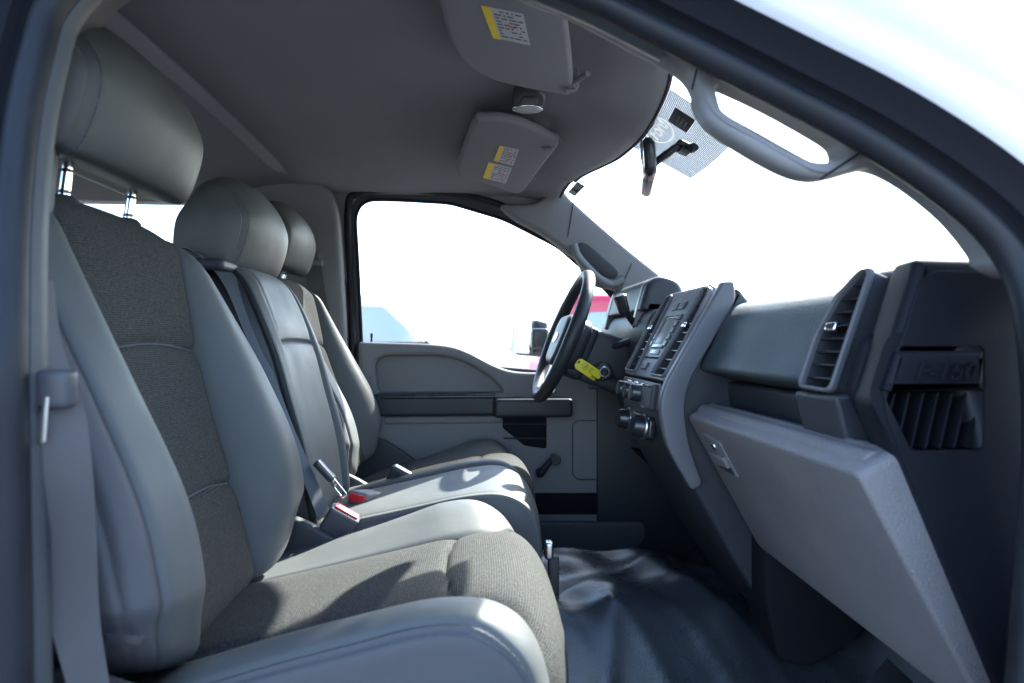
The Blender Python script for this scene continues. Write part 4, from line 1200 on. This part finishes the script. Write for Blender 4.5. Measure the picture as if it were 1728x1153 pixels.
hub = plate('airbag_cover', rpoly([(-.085, -.050), (-.060, -.085), (.060, -.085), (.085, -.050), (.095, .030), (.070, .060), (-.070, .060), (-.095, .030)], .025), lambda a, b, h: onw(a, b, h - .022), .075, .016, 'dash_dark', sw, res=4)
plate('hub_emblem', ringpts(.032, .014, 28), lambda a, b, h: onw(a, b - .01, h + .017), .003, .001, 'chrome', hub)
plate('hub_back', rpoly([(-.06, -.10), (.06, -.10), (.075, .05), (-.075, .05)], .02), lambda a, b, h: onw(a, b, h - .055), .05, .012, 'dash_dark', sw, res=3)
for s in (-1, 1):
    sp = plate('spoke', rpoly([(s * .070, -.022), (s * .172, -.008), (s * .172, .030), (s * .070, .035)], .008), lambda a, b, h: onw(a, b, h - .012), .022, .006, 'stack_grey', sw, res=3)
    for k in range(2):
        plate('spoke_button', rpoly([(s * .100, -.008 + k * .018), (s * .135, -.006 + k * .018), (s * .135, .008 + k * .018), (s * .100, .008 + k * .018)], .003), lambda a, b, h: onw(a, b, h + .000), .005, .0015, 'button', sp)
    plate('spoke', rpoly([(s * .030, -.080), (s * .060, -.078), (s * .100, -.152), (s * .070, -.164)], .008), lambda a, b, h: onw(a, b, h - .016), .018, .005, 'steel', sw, res=3)
# yellow key tag hanging from the ignition key
ktl = at(992, 624, .335)
kt = thing('key_tag', ktl, 'bright yellow printed tag hanging on the ignition key', 'key tag')
ku = (at(1016, 640, .335) - at(975, 613, .335)).normalized(); kv = Vector((0, 1, 0)).cross(ku) * -1
if kv.z < 0: kv = -kv
KF = lambda a, b, h: ktl + ku * a + kv * b + Vector((0, -1, 0)) * h
tagpl = plate('tag_plate', rpoly([(-.036, -.009), (-.030, -.0155), (.030, -.0155), (.030, -.006), (.038, -.005), (.038, .005), (.030, .006), (.030, .0155), (-.030, .0155), (-.036, .009)], [.003, .003, .003, .001, .002, .002, .001, .003, .003, .003]), KF, .0022, .0006, 'yellow_tag', kt, holes=[ringpts(.0028, .0028, 14) and [(a - .030, b + .004) for a, b in ringpts(.0026, .0026, 14)]])
plate('tag_emblem', [(a - .010, b + .002) for a, b in ringpts(.0090, .0085, 24)], lambda a, b, h: KF(a, b, h + .0013), .0006, .0001, 'ink', tagpl, holes=[[(a - .010, b + .002) for a, b in ringpts(.0078, .0073, 24)]])
RT = lambda d, ca, cb: (lambda a, b, h: KF(ca + a, cb + b, h + d))
text('tag_emblem_letter', 'R', .014, RT(.0014, -.010, .002), 'ink', tagpl, .0002, .3)
for k in range(4): plate('tag_print', [(.002 + .002 * (k % 2), .009 - k * .004), (.014 - .002 * (k % 3), .009 - k * .004), (.014 - .002 * (k % 3), .0078 - k * .004), (.002 + .002 * (k % 2), .0078 - k * .004)], lambda a, b, h: KF(a, b, h + .0014), .0004, .0001, 'ink', tagpl)
for k in range(3): plate('tag_line', [(.016, -.012 + k * .0026), (.029, -.012 + k * .0026), (.029, -.0105 + k * .0026), (.016, -.0105 + k * .0026)], lambda a, b, h: KF(a, b, h + .0014), .0004, .0001, 'ink', tagpl)
tube('key', [KF(.036, 0, 0), KF(.048, -.001, -.004), ig + Vector((0, -.034, 0))], .003, 'steel', kt, 8, flat=.6)

# ------------------------------------------------------------------ roof fittings
def zpoly(pts, Z): return [(q.x, q.y) for q in (atz(a, b, Z) for a, b in pts)]
VZ = 1.135
def visor(label, outline, group, labels, clip):
    c = Vector((*zpoly([outline[0]], VZ)[0], VZ))
    t = thing('sun_visor', c, label, 'sun visor', group)
    vb = plate('visor_panel', outline_s(outline), PZ(VZ), .020, .009, 'visor', t, res=4)
    for quad, head in labels:
        q = [Vector((*p, VZ - .0112)) for p in zpoly(quad, VZ - .0112)]
        def F2(u, v, d=0): return q[0].lerp(q[1], u).lerp(q[3].lerp(q[2], u), v) - Vector((0, 0, d))
        def rect(nm, u0, u1, v0, v1, mt, d, par=None):
            V = [F2(u0, v0, d), F2(u1, v0, d), F2(u1, v1, d), F2(u0, v1, d)]
            V += [p + Vector((0, 0, .0006)) for p in V]
            return mesh(nm, V, [(0, 1, 2, 3), (4, 5, 6, 7), (0, 1, 5, 4), (1, 2, 6, 5), (2, 3, 7, 6), (3, 0, 4, 7)], mt, par or t)
        lb = rect('warning_label', 0, 1, 0, 1, 'paper', 0, vb)
        rect('label_header', *head, 'yellow_label', .0005, vb)
        yield_lines(rect, F2, head, vb)
    p = [Vector((*v, VZ - .004)) for v in zpoly(clip, VZ - .004)]
    box('clip_base', tuple(p[0] - Vector((.018, .010, .004))), tuple(p[0] + Vector((.018, .012, .03))), 'trim_grey', t, .004, 3)
    tube('pivot_rod', [p[0], p[1]], .0048, 'trim_grey', t, 10)
    tube('clip_hook', [p[0] + Vector((-.010, -.004, -.004)), p[0] + Vector((-.004, -.012, -.012)), p[0] + Vector((.010, -.010, -.010))], .004, 'trim_grey', t, 8)
    return
def outline_s(o): return [tuple(v)[:2] for v in catmull([(*q, 0) for q in zpoly(o, VZ)], 5, True)]
rnd = random.Random(3)
def yield_lines(rect, F2, head, parent):
    u0, u1, v0, v1 = head
    horiz = (u1 - u0) < .5
    a0 = u1 + .06 if horiz else .06
    rr = random.Random(int(F2(0, 0).x * 1e4))
    for k in range(9):
        v = .07 + k * .098
        L = a0
        while L < .90:
            w = rr.uniform(.05, .18)
            if rr.random() < .8: rect('label_print', L, min(.94, L + w), v, v + .022, 'ink', .0005, parent)
            L += w + rr.uniform(.03, .06)
    pts = [F2(lerp(a0, .9, .6) + .10 * cos(q), .42 + .07 * sin(q), .0009) for q in [2 * pi * i / 18 for i in range(19)]]
    tube('label_symbol', pts, .0005, 'ink_red', parent, 4)
for _ in (0,):
    visor('grey sun visor above the near seat with one large warning label', [(720, -80), (742, 0), (752, 40), (768, 78), (792, 106), (830, 127), (885, 141), (935, 150), (958, 153), (967, 140), (965, 95), (958, 30), (952, -20), (940, -80)], 'sun visors', [([(811, 9), (883, 24), (895, 77), (832, 64)], (0, .20, 0, 1))], [(958, 146), (992, 124)])
    visor('grey sun visor on the driver side with two small warning labels', [(800, 199), (786, 232), (771, 283), (788, 296), (830, 309), (862, 320), (880, 320), (893, 306), (918, 272), (944, 236), (930, 226), (895, 208), (850, 196), (815, 195)], 'sun visors', [([(843, 246), (876, 253), (866, 280), (833, 271)], (0, .22, 0, 1)), ([(824, 274), (864, 284), (853, 310), (815, 300)], (0, .25, 0, 1))], [(922, 246), (948, 236)])
dm = Vector(atz(892, 166, 1.158))
dome = thing('dome_light', dm, 'small oval map lamp in the roof between the visors', 'lamp')
plate('lamp_housing', [(dm.x + a, dm.y + b) for a, b in [( .032 * (abs(cos(t)) ** .8) * (1 if cos(t) > 0 else -1), .062 * (abs(sin(t)) ** .8) * (1 if sin(t) > 0 else -1)) for t in [2*pi*i/40 for i in range(40)]]], PZ(1.158), .024, .008, 'trim_dark', dome, res=4)
plate('lamp_lens', [(dm.x + a, dm.y + .022 + b) for a, b in ringpts(.027, .017, 30)], PZ(1.147), .010, .004, 'lens', dome, res=3)
plate('lens_ring', [(dm.x + a, dm.y + .022 + b) for a, b in ringpts(.030, .020, 30)], PZ(1.147), .006, .002, 'chrome', dome, holes=[[(dm.x + a, dm.y + .022 + b) for a, b in ringpts(.0265, .0165, 30)]])
plate('lamp_switch', rpoly([(dm.x - .014, dm.y - .036), (dm.x + .014, dm.y - .036), (dm.x + .016, dm.y - .010), (dm.x - .016, dm.y - .010)], .006), PZ(1.146), .007, .002, 'button', dome, res=3)
plate('lamp_switch', rpoly([(dm.x - .013, dm.y + .044), (dm.x + .013, dm.y + .044), (dm.x + .010, dm.y + .056), (dm.x - .010, dm.y + .056)], .004), PZ(1.147), .007, .002, 'button', dome, res=3)
# interior mirror, seen almost end-on
mc = at(1088, 287, .05)
rm = thing('rear_view_mirror', mc, 'black interior mirror on its windscreen stalk, seen edge on', 'mirror')
mu_ = Vector((mc.x - 0 - .045, mc.y - CAMY, .02)).normalized(); mv_ = Vector((-.08, 0, 1)).normalized()
MP = PF(mc, mu_, mv_)
hs = 1 if (Vector(MP(0, 0, 1)) - mc).x > 0 else -1
shell = plate('mirror_shell', rpoly([(-.115, -.040), (.115, -.036), (.125, .025), (.10, .036), (-.10, .040), (-.125, .025)], .022), lambda a, b, h: MP(a, b, hs * (h + .006 - .000)), .024, .010, 'black_gloss', rm, res=4)
plate('mirror_glass', rpoly([(-.110, -.036), (.110, -.033), (.118, .023), (.096, .033), (-.096, .036), (-.118, .022)], .020), lambda a, b, h: MP(a, b, hs * (h - .007)), .004, .001, 'mirror', rm)
st0 = wind(*wyz(1165, 250)) - Vector((.006, 0, .006))
st1 = at(1145, 246, st0.y - .01)
tube('mount_foot', [st0 + Vector((.0, 0, .0)), st1 + Vector((.0, 0, .0))], .014, 'black_gloss', rm, 14)
tube('mirror_stalk', [st1, mc.lerp(st1, .35), mc + Vector((.012, 0, .006))], .0085, 'black_gloss', rm, 12)
cyl('stalk_clip', st0 + Vector((0, -.02, -.004)), st0 + Vector((.006, -.034, -.004)), .010, .009, 'black_gloss', rm, 14)

# ------------------------------------------------------------------ vehicles parked beyond the driver's window
def far_truck(label, x, y, paint, sc=1.0, flip=1, group='vehicles parked beyond the driver window'):
    """pickup pointing along +x; x, y = front axle"""
    t = thing('parked_pickup', (x, y, -.75), label, 'truck', group)
    def T(p): return Vector((x + p[0] * sc * flip, y + p[1] * sc, -.75 + p[2] * sc))
    def pl_(nm, pts, y0, y1, bev, mt, par=None):
        return plate(nm, pts, lambda a, b, h: T((a, (y0 + y1) / 2 + h, b)), abs(y1 - y0), bev, mt, par or t, res=3)
    def arch(cx): return [(cx + .48 * cos(a), .38 + .48 * sin(a)) for a in [pi - pi * k / 10 for k in range(11)]]
    low = [(.90, .45), (.92, 1.10), (.80, 1.18), (-.95, 1.22), (-3.22, 1.22), (-3.24, 1.10), (-4.6, 1.10), (-4.62, .45)] + arch(-3.7) + arch(0)
    pl_('body', low, -.95, .95, .05, paint)
    cab = rpoly([(-.75, 1.20), (-1.45, 1.78), (-1.75, 1.90), (-2.95, 1.90), (-3.10, 1.80), (-3.15, 1.20)], [.05, .15, .15, .15, .1, .05])
    cb = pl_('cab', cab, -.86, .86, .09, paint)
    for s in (-1, 1):
        yy = s * .862
        for w in (rpoly([(-1.05, 1.25), (-1.55, 1.72), (-2.05, 1.74), (-2.05, 1.25)], .05), rpoly([(-2.13, 1.25), (-2.13, 1.74), (-2.85, 1.72), (-2.95, 1.25)], .05)):
            pl_('side_window', w, yy - .008, yy + .008, .003, 'car_glass', cb)
        pl_('door_handle', rpoly([(-2.0, 1.05), (-1.8, 1.05), (-1.8, 1.09), (-2.0, 1.09)], .01), s * .955 - .015, s * .955 + .015, .006, paint)
        m = pl_('side_mirror', rpoly([(-.98, 1.25), (-1.13, 1.25), (-1.15, 1.50), (-.98, 1.48)], .03), s * 1.12 - .12, s * 1.12 + .12, .03, paint if paint == 'paint_white' else 'black_gloss')
        pl_('mirror_glass', rpoly([(-1.150, 1.27), (-1.156, 1.27), (-1.172, 1.48), (-1.166, 1.48)], .001), s * 1.12 - .10, s * 1.12 + .10, .0005, 'mirror', m)
        pl_('headlamp', rpoly([(.72, .85), (.93, .85), (.93, 1.05), (.75, 1.05)], .03), s * .80 - .14, s * .80 + .14, .02, 'lens')
        for wx in (0, -3.7):
            p = T((wx, s * .80, .38))
            wh = tube('tyre', [p - Vector((0, .13, 0)), p - Vector((0, .10, 0)), p + Vector((0, .10, 0)), p + Vector((0, .13, 0))], lambda q: .38 * sc if .2 < q < .8 else .35 * sc, 'tyre', t, 32)
            cyl('rim', p - Vector((0, .134, 0)), p + Vector((0, .134, 0)), .24 * sc, .24 * sc, 'steel', wh, 24)
    V = [T(p) for p in ((-.80, -.72, 1.24), (-.80, .72, 1.24), (-1.42, .66, 1.77), (-1.42, -.66, 1.77))]
    V = [v + Vector((.02 * flip, 0, .02)) for v in V] + [v + Vector((.012 * flip, 0, .012)) for v in V]
    mesh('windscreen', V, [(0, 1, 2, 3), (4, 5, 6, 7), (0, 1, 5, 4), (1, 2, 6, 5), (2, 3, 7, 6), (3, 0, 4, 7)], 'car_glass', cb)
    return t
w2 = at(735, 575, 8.1)
far_truck('white pickup at the left of the driver window with pale side glass', w2.x + .85 * 1.15, 9.2, 'paint_white', 1.15)
r1 = at(942, 575, 4.36)
far_truck('red pickup half hidden behind the steering wheel', r1.x + 3.12, 5.2, 'paint_red', 1.0)
